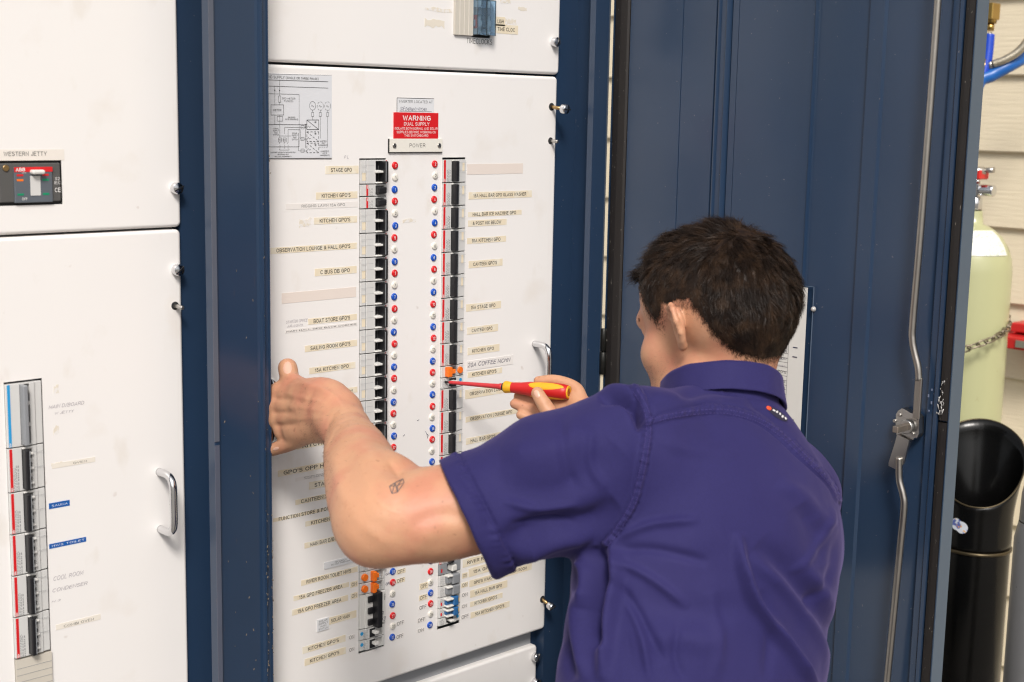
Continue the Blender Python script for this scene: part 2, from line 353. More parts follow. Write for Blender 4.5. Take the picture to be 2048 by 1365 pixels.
def dhandle(parent, x, z0, z1, yf, d=0.036, r=0.0052):
    pts = [(x, yf+0.001, z1), (x, yf-d*.55, z1), (x, yf-d*.8, z1-.003), (x, yf-d*.96, z1-.010), (x, yf-d, z1-.022)]
    pts += [(x, yf-d, (z0+z1)/2)] + [(p[0], p[1], z0+z1-p[2]) for p in pts[::-1]]
    m = MB(); m.tube(smooth_path(pts, 4), r, 16)
    o = m.build('handle', CHROME, parent); return o
def screw(parent, p, out=0.010, r=0.0078, ang=70, stud=0.0, tilt=(0, 0)):
    """slotted captive screw head standing on a panel, optionally on a drawn-out stud"""
    p = Vector(p); ax = Vector((tilt[0], -1, tilt[1])).normalized(); m = MB()
    base = p + ax*stud; tip = base + ax*out; side = ax.cross(Vector((math.cos(R(ang)), 0, math.sin(R(ang))))).normalized()
    prof = [(r*.86, 0), (r, .0015), (r, out-.0015), (r*.86, out)]
    m.lathe(prof, base, ax, 24)
    # domed face split by a slot
    m.lathe([(r*.86, out), (r*.5, out+.0010), (0.0001, out+.0013)], base, ax, 24)
    o = m.build('captive_screw', CHROME, parent)
    s = MB(); q = ax.to_track_quat('Z', 'Y').to_matrix().to_4x4()
    M = Matrix.Translation(tip+ax*.0010) @ q @ Matrix.Rotation(R(ang), 4, 'Z')
    s.box(-r*.95, r*.95, -.0009, .0009, -.001, .0006, M=M); s.build('slot', BLACK, o)
    if stud > 0:
        t = MB(); t.cyl(p-ax*.01, base, .0028, n=12); t.build('stud', BRASSY, o)
        h = MB(); h.cyl(p+Vector((0, .0002, 0)), p+Vector((0, -.0004, 0)), .0062, n=20); h.build('screw_hole', DARK, o)
    return o
def pin(parent, p, ln=0.016, rr=0.0028):
    m = MB(); p = Vector(p); m.cyl(p, p+Vector((.001, -ln, -.001)), rr, n=12, bev=.0007)
    o = m.build('locating_pin', ZINC, parent)
    h = MB(); h.cyl(p+Vector((0, .0002, 0)), p+Vector((0, -.0004, 0)), .0055, n=20); h.build('pin_hole', DARK, o)

board = thing('switchboard_cabinet', 'navy blue steel switchboard cabinet frame around the white cover panels', 'cabinet', (0, 0, 0))
LXR = -0.2935; MX0, MX1 = -0.198, 0.4035; ZT = 0.4105; ZB = -0.5295
HOLES = [(-0.0005, 0.0487, -0.4715, 0.2805), (0.1578, 0.2052, -0.4720, 0.2805)]
main = tag(link('cover_panel', panel_mesh(MX0, MX1, ZB, ZT-.0018, 0.0, HOLES), WHITE), 'large white cover panel with two long breaker columns, gripped by the man', 'cover panel', 'white cover panels')
top = tag(link('cover_panel', panel_mesh(MX0, MX1+.003, ZT+.0018, 0.86, 0.0, [(.1770, .2138, .4643, .62), (.2142, .2530, .4625, .62)]), WHITE), 'white cover panel above the main one, with the time clocks', 'cover panel', 'white cover panels')
lowp = tag(link('cover_panel', panel_mesh(MX0, MX1-.006, -1.05, ZB-.031, 0.012), WHITE), 'white cover panel at the bottom, under the gap below the main panel', 'cover panel', 'white cover panels')
LX0 = LXR-0.60
lh = [(-0.5415, -0.4925, -0.40, 0.0145)]
mccb_a, mccb_b = onY(-8, 413), onY(123, 321)
ltop = tag(link('cover_panel', panel_mesh(LX0, LXR+.0005, 0.1935, 0.86, 0.0, [(mccb_a.x, mccb_b.x, mccb_a.z, mccb_b.z), (-.60, -.503, .4785, .54)]), WHITE), 'white cover panel of the left bay, upper, with the square main switch', 'cover panel', 'white cover panels')
llow = tag(link('cover_panel', panel_mesh(LX0, LXR-.0005, -1.05, 0.1905, 0.0, lh), WHITE), 'white cover panel of the left bay, lower, with tall breakers and blue tags', 'cover panel', 'white cover panels')
for p in (onY(1107, 85),): screw(top, (p.x, 0, p.z), ang=65)
p = onY(1103, 214); screw(main, (p.x, 0, p.z), stud=.024, ang=2, r=.0082, tilt=(.05, -.12))
p = onY(1101, 282); pin(main, (p.x, 0, p.z))
p = onY(1085, 1199); screw(main, (p.x, 0, p.z), stud=.016, ang=20, r=.0066, tilt=(.0, -.35))
p = onY(1068, 1313, .012); screw(lowp, (p.x, .012, p.z), ang=60, r=.008)
p = onY(1068, 1364, .012); screw(lowp, (p.x, .012, p.z), ang=30, r=.008)
p = onY(350, 377); screw(ltop, (p.x, 0, p.z), ang=25)
p = onY(352, 540); screw(llow, (p.x, 0, p.z), ang=40)
p = onY(350, 612); pin(llow, (p.x, 0, p.z), .018)
a, b_ = onY(1068, 688), onY(1068, 850); dhandle(main, a.x, a.z-.090, a.z, 0)
_hp = onY(551, 884, -.036); dhandle(main, _hp.x, _hp.z, _hp.z+.086, 0)
a, b_ = onY(318, 944), onY(321, 1058); dhandle(llow, a.x, b_.z, a.z, 0)

# cabinet frame, bay walls, back, flanges, stile between the bays
def fb(name, x0, x1, y0, y1, z0, z1, m=BLUE, bev=0.0, par=board):
    return MB().box(x0, x1, y0, y1, z0, z1, bev=bev, seg=2).build(name, m, par)
Z0, Z1 = -1.15, 0.98
XR = 0.452; XL = -0.945; FY = -0.065
fb('back_plate', XL, XR, 0.20, 0.203, Z0, Z1, GREYPAINT)
fb('top_plate', XL, XR, FY, 0.20, Z1, Z1+.003); fb('floor_plate', XL, XR, FY, 0.20, Z0-.003, Z0)
fb('side_wall', XR-.002, XR, FY+.002, 0.20, Z0, Z1)
fb('side_wall', XL, XL+.002, FY+.002, 0.20, Z0, Z1)
fb('mounting_rail', MX1+.001, XR-.002, 0.004, 0.024, Z0, Z1); fb('mounting_rail', MX1-.03, MX1+.032, 0.0245, 0.03, Z0, Z1)
fb('mounting_rail', LXR+.001, -.246, 0.006, 0.026, Z0, Z1); fb('mounting_rail', -.241, MX0-.001, 0.006, 0.026, Z0, Z1)
fb('cross_rail', MX0+.004, MX1-.012, 0.0235, 0.034, ZB-.05, ZB+.02, GREYPAINT)
fb('divider_wall', -.2455, -.2435, FY+.01, 0.006, Z0, Z1)
fb('dark_reflection_strip', -.2475, -.2458, -.052, .0, .395, Z1, BLACK)  # black and dark strips painted as the dark reflection on the divider wall
fb('dark_reflection_strip', -.2475, -.2458, -.050, -.008, -.12, .10, DARK)
fb('dark_reflection_strip', -.2475, -.2458, -.050, -.026, -1.0, -.125, DARK); fb('dark_reflection_strip', -.2475, -.2458, -.050, -.026, .105, .39, DARK)
# right flange with its inner return
m = MB(); m.prism([(.4205, FY), (.4205, FY+.012), (.422, FY+.012), (.422, FY+.0015), (XR, FY+.0015), (XR, FY)], Z0, Z1, 'XY'); m.build('door_flange', BLUE, board)
fb('gutter_strip', XR+.0002, XR+.0022, FY-.001, FY+.022, Z0, Z1, GREYBLUE)
# stile (folded channel) standing in front of the divider
m = MB()
m.prism([(-.2875, FY+.016), (-.2875, FY+.001), (-.2865, FY), (-.2805, FY), (-.2795, FY+.0045), (-.2170, FY+.0045), (-.2135, FY+.0035), (-.2115, FY), (-.2085, FY-.0005), (-.2065, FY+.002), (-.2045, FY+.006), (-.1985, FY+.006), (-.1975, FY+.0045), (-.1960, FY+.0045), (-.1955, FY+.006), (-.1955, FY+.02), (-.2, FY+.02), (-.2, FY+.010), (-.284, FY+.010), (-.284, FY+.016)], Z0, Z1, 'XY')
m.build('centre_stile', BLUEW, board)
fb('stile_edge_trim', -.2882, -.2812, FY-.0012, FY-.0002, -.085, Z1, mat('faded edge strip', (.085, .095, .125, 1), .45, var=.1))
fb('stile_edge_trim', -.2882, -.2812, FY-.0012, FY-.0002, Z0, -.090, mat('faded edge strip lower', (.075, .085, .12, 1), .45, var=.1))
chipm = mat('bare chipped steel', (.20, .16, .12, 1), .6, var=.4, vscale=200); m = MB(); rr = random.Random(21)
for k in range(95):
    zz = rr.choice([rr.uniform(-.47, -.18), rr.uniform(-.47, -.25), rr.uniform(-.5, .3)]); xx = rr.choice([-.2078+rr.gauss(0, .0016), -.1968+rr.gauss(0, .0007), -.2078+rr.gauss(0, .0016), rr.uniform(-.275, -.212)])
    yy = FY-.0006 if xx < -.2060 and xx > -.2095 else (FY+.0043 if xx <= -.2095 else FY+.0030); w_ = rr.uniform(.0002, .0005); h_ = rr.uniform(.0003, .0018)
    m.box(xx-w_, xx+w_, yy-.0003, yy+.0006, zz-h_, zz+h_, M=Matrix.Translation((xx, yy, zz)) @ Matrix.Rotation(rr.uniform(-.5, .5), 4, 'Y') @ Matrix.Translation((-xx, -yy, -zz)))
o = m.build('paint_chips', chipm, board); o['kind'] = 'stuff'
rv = onX(1132, 334, .4495); m = MB(); m.cyl((.4495, rv.y, rv.z), (.4465, rv.y, rv.z), .003, n=12, bev=.0008); m.build('rivet', ZINC, board)

# ------------------------------------------------------------------ labels on the main panel
def px_rect(x0, y0, x1, y1, y=0.0):
    a, b2 = onY(x0, y0, y), onY(x1, y1, y); return a.x, b2.x, a.z, b2.z
def label(parent, txt, x0, y0, x1, y1, m=TAPE, ink=INK, bold=.016, y=0.0, cap=.0062, ml=.0095, mr=.0125, rot=0.0, th=.00035, fit=None, spacing=1.0, shear=0.0, h=None):
    X0, X1, Za, Zb = px_rect(x0, y0, x1, y1, y)
    if h: Za = Zb-h
    o = MB().box(X0, X1, y-th, y+.0001, Za, Zb).build('tape_label', m, parent)
    o['label'] = ('blank faded tape' if not txt else 'tape label reading ' + txt.replace('\n', ' '))
    if txt:
        w0, w1 = X0+ml, X1-mr
        if shear: bold = bold*.5
        if w1-w0 < .008: w0, w1 = X0+.002, X1-.002
        zc = (Za+Zb)/2; nl = txt.count('\n')+1
        if fit: w0, w1, zc0, zc1 = X0+fit[0]*(X1-X0), X0+fit[1]*(X1-X0), Za+fit[2]*(Zb-Za), Za+fit[3]*(Zb-Za)
        else: zc0, zc1 = zc-cap/2*nl, zc+cap/2*nl
        lettering(txt, w0, w1, zc0, zc1, y-th-.00012, ink, o, bold=bold, spacing=spacing, shear=shear)
    return o
L = lambda *a, **k: label(main, *a, **k)
L('STAGE GPO', 650.6, 348.8, 717, 331.6)
L("KITCHEN GPO'S", 632, 399.6, 714.6, 383)
L('RIGGING LAWN 15A GPO', 571.6, 420, 716, 403, m=CLEAR, ink=INKTHIN, bold=0, fit=(.21, .81, .25, .78))
L("KITCHEN GPO'S", 628, 449.5, 714, 432)
L('OBSERVATION LOUNGE & HALL GPO\'S', 541, 508.6, 714, 485.6)
L('C BUS DB GPO', 629.5, 553, 713, 532)
L('', 563.4, 608, 712, 574, m=PINKTAPE)
L("BOAT STORE GPO'S", 616, 650, 713.5, 628)
L('MAIN HALL GPO BACK CORNER', 570.5, 667, 714, 644.5, m=CLEAR, ink=INK, bold=.008, fit=(.01, .99, .2, .66))
L("SAILING ROOM GPO'S", 609.6, 704.8, 714, 679.7)
L('15A KITCHEN GPO', 618.5, 749, 710.6, 724)
L('RIVER ROOM', 614, 800, 714.6, 773.5, fit=(.32, .9, .25, .72))
L('KITCHEN FANS', 593.5, 900, 715, 868)
L("GPO'S OPP HALL BAR", 555.7, 954.6, 714, 912)
L('KITCHEN POWER\nFOOD WARMER', 590, 964, 652, 944.5, m=CLEAR, ink=INKTHIN, bold=0, fit=(.28, .98, .12, .9))
L('STAGE GPO', 618, 980, 700, 949)
L('CANTEEN 20A GPO', 590.8, 1010.8, 704, 977)
L('FUNCTION STORE & POWDER ROOM', 546, 1045, 716, 1001)
L('KITCHEN EVAP', 610.8, 1053.8, 700, 1024)
L('MAIN BAR D/BOARD', 609, 1097.7, 701.5, 1065)
L('FIP SUPPLY\nDO NOT TURN OFF', 648, 1139, 713.6, 1109.5, m=PLATE, bold=0, fit=(.2, .78, .3, .8), th=.0012)
L('RIVER ROOM TOLIET HWS', 602, 1172.6, 715, 1132.7)
L('15A GPO FREEZER AREA', 587, 1203, 698, 1164); L('ON', 700.8, 1176.6, 715, 1161, bold=.004)
L('15A GPO FREEZER AREA', 584, 1232, 695.7, 1190); L('ON', 701, 1199.8, 714.9, 1183.7, bold=.004)
L('SOLAR\nSUPPLY\nMAIN\nSWITCH', 633.7, 1264, 656.8, 1234, m=PLATE, bold=0, fit=(.1, .92, .08, .92), th=.0015)
L('SOLAR MAIN', 657.4, 1250.6, 712.6, 1220.5, ml=.004)
L("KITCHEN GPO'S", 604.9, 1308.6, 690.7, 1269.7); L('ON', 696, 1281, 710, 1268, m=CLEAR, bold=0)
L("KITCHEN GPO'S", 609, 1332.7, 691.5, 1293.9); L('ON', 696, 1305.5, 710, 1293, m=CLEAR, bold=0)
for a in ((792.8, 1150, 811, 1136, TAPE), (791.8, 1168, 810, 1154, TAPE), (791.8, 1253, 809, 1240, CLEAR), (790.8, 1280, 808, 1266, CLEAR)): L('OFF', *a[:4], m=a[4], bold=.004)
for a in ((839, 1181, 856, 1163.5, TAPE), (837.7, 1203, 855, 1187, TAPE), (836.7, 1221, 854.4, 1208, CLEAR), (833.6, 1247, 852, 1233, CLEAR)): L('OFF', *a[:4], m=a[4], bold=.004)
L('ON', 833.6, 1267, 849, 1255, m=CLEAR, bold=0)
L('', 934, 349.7, 1046, 327, m=PINKTAPE)
L('15A HALL BAR GPO GLASS WASHER', 937, 399.4, 1063.5, 381)
L('HALL BAR ICE MACHINE GPO', 936, 434.8, 1043, 420, th=.0003)
L('& POST MIX BELOW', 936, 454, 1013.5, 437.6)
L('10A KITCHEN GPO', 934, 488.7, 1012, 471.8)
L("CANTEEN GPO'S", 937, 537, 1005, 517.5)
L('15A STAGE GPO', 932, 624, 1001.8, 602)
L('CANTEEN GPO', 934, 670, 996, 648)
L('KITCHEN GPO', 935, 711, 998.8, 688)
L("KITCHEN GPO'S", 935, 756.6, 1004, 735)
L('OBSERVATION LOUNGE GPO', 930, 799, 1040, 763)
L('OBSERVATION LOUNGE GPO', 931, 845.7, 1035, 816)
L("HALL BAR GPO'S", 932, 890, 1001.8, 864)
L('RIVER ROOM AC', 925.4, 1136.4, 1012, 1097)
for (x0, y0, x1, y1, t, m_) in ((924, 1158, 935, 1144.5, 'ON', TAPE), (922.3, 1177, 936, 1163, 'ON', TAPE), (922, 1197, 936.5, 1183, 'ON', CLEAR), (922, 1219, 935, 1206, 'ON', CLEAR), (921, 1240.8, 938.6, 1226, 'OFF', CLEAR)):
    L(t, x0, y0, x1, y1, m=m_, bold=.004)
L('15A GPO RIVER ROOM', 937, 1155, 1050, 1107)
L("GPO'S WARD & OBSERVATION ROOM", 938.6, 1175, 1063.8, 1126.3)
L('15A HALL BAR GPO', 940, 1196.5, 1014.6, 1160.4)
L("KITCHEN GPO'S", 940, 1215, 1004.8, 1185.4)
L("10A KITCHEN GPO'S", 941, 1237.6, 1019, 1202)
L('20A COFFEE MCHN', 932.5, 742, 1026, 710, m=CLEAR, ink=PEN, bold=.012, fit=(.02, .94, .30, .82), th=.0006, shear=.2)
# sign plates over the columns
L('INVERTER LOCATED AT', 793, 225, 867, 198, m=PLATE, bold=0, fit=(.05, .96, .66, .86), th=.0012)
X0, X1, Za, Zb = px_rect(793, 225, 867, 198)
lettering('SDE Emergency-Kitchen', X0+.006, X1-.014, Za+.0025, Za+.0085, -.00135, PEN, main, bold=0, shear=.35)
m = MB(); m.box(X0-.0006, X0+.0002, -.0014, -.0011, Za, Zb); m.box(X0, X1, -.0014, -.0011, Zb-.0004, Zb+.0004); m.box(X0+.004, X1-.004, -.0014, -.0012, Za+.0015, Za+.0019); m.build('plate_outline', INK, main)
X0, X1, Za, Zb = px_rect(786.3, 277.8, 875.8, 226.5)
wp = MB().box(X0, X1, -.0016, .0001, Za, Zb, bev=.0004).build('warning_sign', RED, main); wp['label'] = 'red WARNING DUAL SUPPLY plate'
W, H = X1-X0, Zb-Za
for t, a0, a1, c0, c1, bo in (('WARNING', .19, .82, .68, .90, .022), ('DUAL SUPPLY', .22, .79, .50, .64, .008), ('ISOLATE BOTH NORMAL AND SOLAR', .02, .98, .34, .445, .006), ('SUPPLIES BEFORE WORKING ON', .06, .94, .20, .305, .006), ('THIS SWITCHBOARD', .23, .77, .07, .17, .006)):
    lettering(t, X0+a0*W, X0+a1*W, Za+c0*H, Za+c1*H, -.00175, WINK, wp, bold=bo)
X0, X1, Za, Zb = px_rect(776.6, 305, 883, 278)
pp = MB().box(X0, X1, -.0026, .0001, Za, Zb, bev=.0004).build('name_plate', CREAMPL, main); pp['label'] = 'cream plate engraved POWER'
lettering('POWER', X0+.37*(X1-X0), X0+.67*(X1-X0), Za+.35*(Zb-Za), Za+.66*(Zb-Za), -.00275, INKTHIN, pp, bold=.0, spacing=1.15)
m = MB(); m.box(X0-.0008, X0, -.0027, .0, Za-.0006, Zb); m.box(X0-.0008, X1, -.0027, .0, Za-.0008, Za); m.build('plate_outline', INK, pp)
for xx in (X0+.009, X1-.007):
    m = MB(); m.cyl((xx, -.0025, (Za+Zb)/2), (xx, -.0042, (Za+Zb)/2), .0036, n=18, bev=.0006); s_ = m.build('plate_screw', ZINC, pp)
    MB().box(xx-.0032, xx+.0032, -.0044, -.0041, (Za+Zb)/2-.0005, (Za+Zb)/2+.0005, M=Matrix.Translation((xx, 0, (Za+Zb)/2)) @ Matrix.Rotation(R(60), 4, 'Y') @ Matrix.Translation((-xx, 0, -(Za+Zb)/2))).build('slot', BLACK, s_)
# handwriting straight on the steel
def hand(parent, t, x0, y0, x1, y1, ink=PEN, bold=0, shear=.25):
    X0, X1, Za, Zb = px_rect(x0, y0, x1, y1); o = lettering(t, X0, X1, Za, Zb, -.0003, ink, parent, name='handwriting', bold=bold, shear=shear); return o
hand(main, 'STARTER OFFICE', 572, 648, 615, 637, INKFADE); hand(main, "AIR-CON'D.", 574, 656, 606, 647, INKFADE)
hand(main, 'OFF', 771, 1152, 781, 1145, PEN, .02); hand(main, 'OFF', 771, 1172, 782, 1163, PEN, .02)
hand(top, 'TIMECLOCKS', 933, 87, 984, 79, INK, 0, 0)
hand(main, 'P L', 688, 318, 697, 311, INKFADE)
# scribbles, nicks and old tape marks
for (x0, y0, x1, y1) in ((834, 842, 838, 839.5), (851, 863, 855, 877), (853, 868, 857, 873), (806, 873, 809, 869)):
    a, c = onY(x0, y0), onY(x1, y1); m = MB(); m.tube([(a.x, -.0001, a.z), ((a.x+c.x)/2+.001, -.0001, (a.z+c.z)/2), (c.x, -.0001, c.z)], .0004, 5); m.build('pen_mark', PEN, main)
GLUE = mat('old glue mark', (.72, .66, .56, 1), .4, var=.08, vscale=200); mixin(GLUE, (.78, .75, .72, 1), 150, .45, .55)
TORN = mat('torn tape remnant', (.73, .67, .57, 1), .45, var=.05)
def torn(parent, x0, y0, x1, y1, m=TORN, seed=0):
    X0, X1, Za, Zb = px_rect(x0, y0, x1, y1); rr = random.Random(seed); n = 7
    poly = [(X0+(X1-X0)*k/n, Zb-(Zb-Za)*rr.uniform(0, .3)) for k in range(n+1)] + [(X1-(X1-X0)*rr.uniform(0, .1), (Za+Zb)/2)] + [(X1-(X1-X0)*k/n, Za+(Zb-Za)*rr.uniform(0, .35)) for k in range(n+1)]
    o = MB().prism(poly, -.00025, .0001).build('torn_tape', m, parent); return o
torn(top, 849, 56, 889, 38, seed=1); torn(top, 850, 24, 905, 17, seed=2, m=GLUE); torn(top, 1000, 8, 1022, 0, seed=3, m=GLUE); torn(top, 1036, 22, 1054, 15, seed=4)
torn(main, 598, 457, 623, 434, seed=5, m=GLUE); torn(main, 805, 448, 832, 436, seed=6, m=GLUE)
label(top, 'LIGH', 989, 51.5, 1010, 35, cap=.006, ml=.006, mr=.003); label(top, 'TIME CLOC', 989, 66.5, 1036, 52, cap=.006, ml=.006, mr=.007)
torn(top, 1010, 51, 1033, 37, seed=9, m=GLUE)

# wiring diagram sheet (partly behind the stile)
X0, X1, Za, Zb = px_rect(512, 317.5, 663, 151.5)
dia = MB().box(X0, X1, -.0006, .0001, Za, Zb).build('wiring_diagram', mat('diagram sheet', (.66, .67, .70, 1), .3, var=.02), main); dia['label'] = 'white line diagram sheet headed GRID SUPPLY'
def dpt(u, v):                                  # crop pixel -> board point
    q = onY(530+u/5.056, 130+v/5.056); return q.x, q.z
m = MB()
def ln(u0, v0, u1, v1, w=.00045, dash=0):
    a, c = dpt(u0, v0), dpt(u1, v1); d = Vector((c[0]-a[0], 0, c[1]-a[1])); Ln = d.length
    if Ln < 1e-6: return
    d.normalize(); nn = Vector((-d.z, 0, d.x))*w/2; segs = [(0, Ln)]
    if dash: segs = [(k*dash, min(Ln, k*dash+dash*.62)) for k in range(int(Ln/dash)+1)]
    for s0, s1 in segs:
        A = Vector((a[0], -.00085, a[1]))
        vs = [m.b.verts.new(A+d*s0+nn), m.b.verts.new(A+d*s1+nn), m.b.verts.new(A+d*s1-nn), m.b.verts.new(A+d*s0-nn)]; m.b.faces.new(vs)
def bx(u0, v0, u1, v1, **k): ln(u0, v0, u1, v0, **k); ln(u1, v0, u1, v1, **k); ln(u1, v1, u0, v1, **k); ln(u0, v1, u0, v0, **k)
def circ(u, v, r_, dash=False):
    n = 20
    for k in range(n):
        if dash and k % 3 == 2: continue
        a0, a1 = 2*math.pi*k/n, 2*math.pi*(k+1)/n; ln(u+r_*math.cos(a0)*.82, v+r_*math.sin(a0)*1.15, u+r_*math.cos(a1)*.82, v+r_*math.sin(a1)*1.15)
    ln(u-14, v+6, u-6, v-8); ln(u-6, v-8, u+5, v+12); ln(u+5, v+12, u+14, v+2)
ln(-60, 150, 635, 172, w=.0007); ln(-60, 212, 635, 236, w=.0006); ln(-60, 290, 342, 300); ln(342, 300, 342, 830); ln(-60, 830, 342, 830, w=.0007)
ln(144, 155, 144, 315); ln(96, 216, 96, 405); bx(134, 315, 155, 380); ln(144, 380, 144, 405); bx(57, 405, 185, 508, w=.0006); ln(96, 508, 96, 603); ln(146, 508, 146, 720)
bx(120, 522, 175, 570); ln(-60, 603, 418, 607, w=.0007); ln(195, 632, 415, 634); ln(195, 632, 195, 700); ln(230, 655, 355, 657); ln(230, 655, 230, 790); ln(142, 720, 260, 720); ln(146, 720, 146, 740); bx(132, 740, 165, 780); bx(180, 740, 212, 780)
for u in (148, 196, 230): ln(u, 780, u-8, 800); ln(u, 810, u, 850)
ln(142, 850, 142, 862); ln(142, 862, 240, 862); ln(240, 862, 240, 850); ln(335, 690, 335, 870); ln(335, 870, 420, 872); ln(355, 657, 355, 750); ln(355, 750, 420, 750); ln(408, 600, 408, 840, w=.0007)
for v in (632, 750, 868): bx(360, v-16, 393, v+16)
circ(478, 415, 38); circ(556, 418, 38, True); circ(629, 418, 38, True)
for u in (478, 556, 629): bx(u-11, 482, u+11, 522); ln(u, 455, u, 482)
ln(478, 522, 478, 558); bx(420, 558, 540, 655, w=.0008); ln(420, 558, 540, 655, w=.0007)
for v in (678, 792): bx(420, v, 540, v+97, w=.0008, dash=.006); ln(420, v, 540, v+97, w=.0007, dash=.006)
ln(556, 522, 556, 745); ln(629, 522, 629, 833); ln(545, 833, 629, 833, dash=.004)
for v in (575, 690, 805): ln(498, v, 516, v); ln(498, v+6, 516, v+6); ln(498, v+12, 516, v+12)
for v in (625, 742, 855): ln(425, v+8, 435, v-8); ln(435, v-8, 447, v+8); ln(447, v+8, 460, v)
ln(-60, 948, 672, 950, w=.0009); ln(-60, 92, 672, 106, w=.0003)
for (u, v) in ((96, 260), (144, 260), (410, 630), (410, 607)): circ_ = [ln(u-5, v+k, u+5, v+k, w=.0006) for k in (-5, -2, 1, 4)]
m.build('diagram_lines', INKTHIN, dia)
def dtx(t, u0, v0, u1, v1, bold=0, shear=0, ink=INKTHIN):
    a, c = dpt(u0, v0), dpt(u1, v1); lettering(t, a[0], c[0], a[1], c[1], -.0009, ink, dia, bold=bold, shear=shear)
dtx('GRID SUPPLY (single or three phase)', 5, 140, 537, 126); dtx('SPD-METER\nFUSE(S)', 168, 378, 303, 333); dtx('METER', 80, 468, 162, 447, .006)
dtx('SUB-BOARD\nTICK IF APPROPRIATE', 198, 560, 332, 522, .01, .2); dtx('NORMAL\nSUPPLY\nMAIN\nSWITCH', 77, 716, 137, 636, .008); dtx('SOLAR\nSUPPLY\nMAIN\nSWITCH', 268, 764, 325, 684, .008)
dtx('RCD', 135, 768, 161, 752, .01); dtx('RCD', 183, 768, 209, 752, .01)
dtx('INVERTER 2\nTICK IF\nAPPROPRIATE', 545, 822, 628, 764, .01, .2); dtx('INVERTER 3\nTICK IF\nAPPROPRIATE', 550, 925, 650, 866, .01, .2)
dtx('* switching apparatus indicative only\nare double pole\nper local requirements', 45, 936, 312, 876, .012, .2)

# ------------------------------------------------------------------ numbered buttons
btn_me = {}
def button_mesh(m):
    b = MB(); b.lathe([(.0001, -.0024), (.0038, -.0023), (.0049, -.0019), (.0054, -.0011), (.0055, 0)], (0, 0, 0), (0, 1, 0), 20)
    me = b.mesh('button'); me.materials.append(m); return me
BM = {'r': button_mesh(RED), 'w': button_mesh(mat('cream button plastic', (.74, .71, .64, 1), .35, var=.02)), 'b': button_mesh(BLUEP)}
def buttons(col, px0):
    for i in range(42):
        num = 1+2*(i//3) + (1 if col == 'R' else 0); c = 'rwb'[i % 3]
        z = (0.2700 if col == 'L' else 0.2712) - i*.01783
        x = (.0655 if col == 'L' else .1425) + random.uniform(-.0009, .0009)
        z += random.uniform(-.0005, .0005)
        o = bpy.data.objects.new('number_button', BM[c]); COL.objects.link(o); o.parent = main; o.location = (x, 0, z); o.rotation_euler = (0, random.uniform(-.2, .2), 0)
        if i < 28 or i > 34 or True:
            w = .0026 if num < 10 else .0050
            t = lettering(str(num), x-w/2-.0003, x+w/2-.0003, z-.0024, z+.0024, -.0026, INKTHIN if c == 'w' else WINK, None, name='numeral', bold=.01, rot=random.uniform(-.12, .12))
            t.parent = o; t.matrix_parent_inverse = Matrix.Translation((-x, 0, -z))
buttons('L', 790); buttons('R', 868)

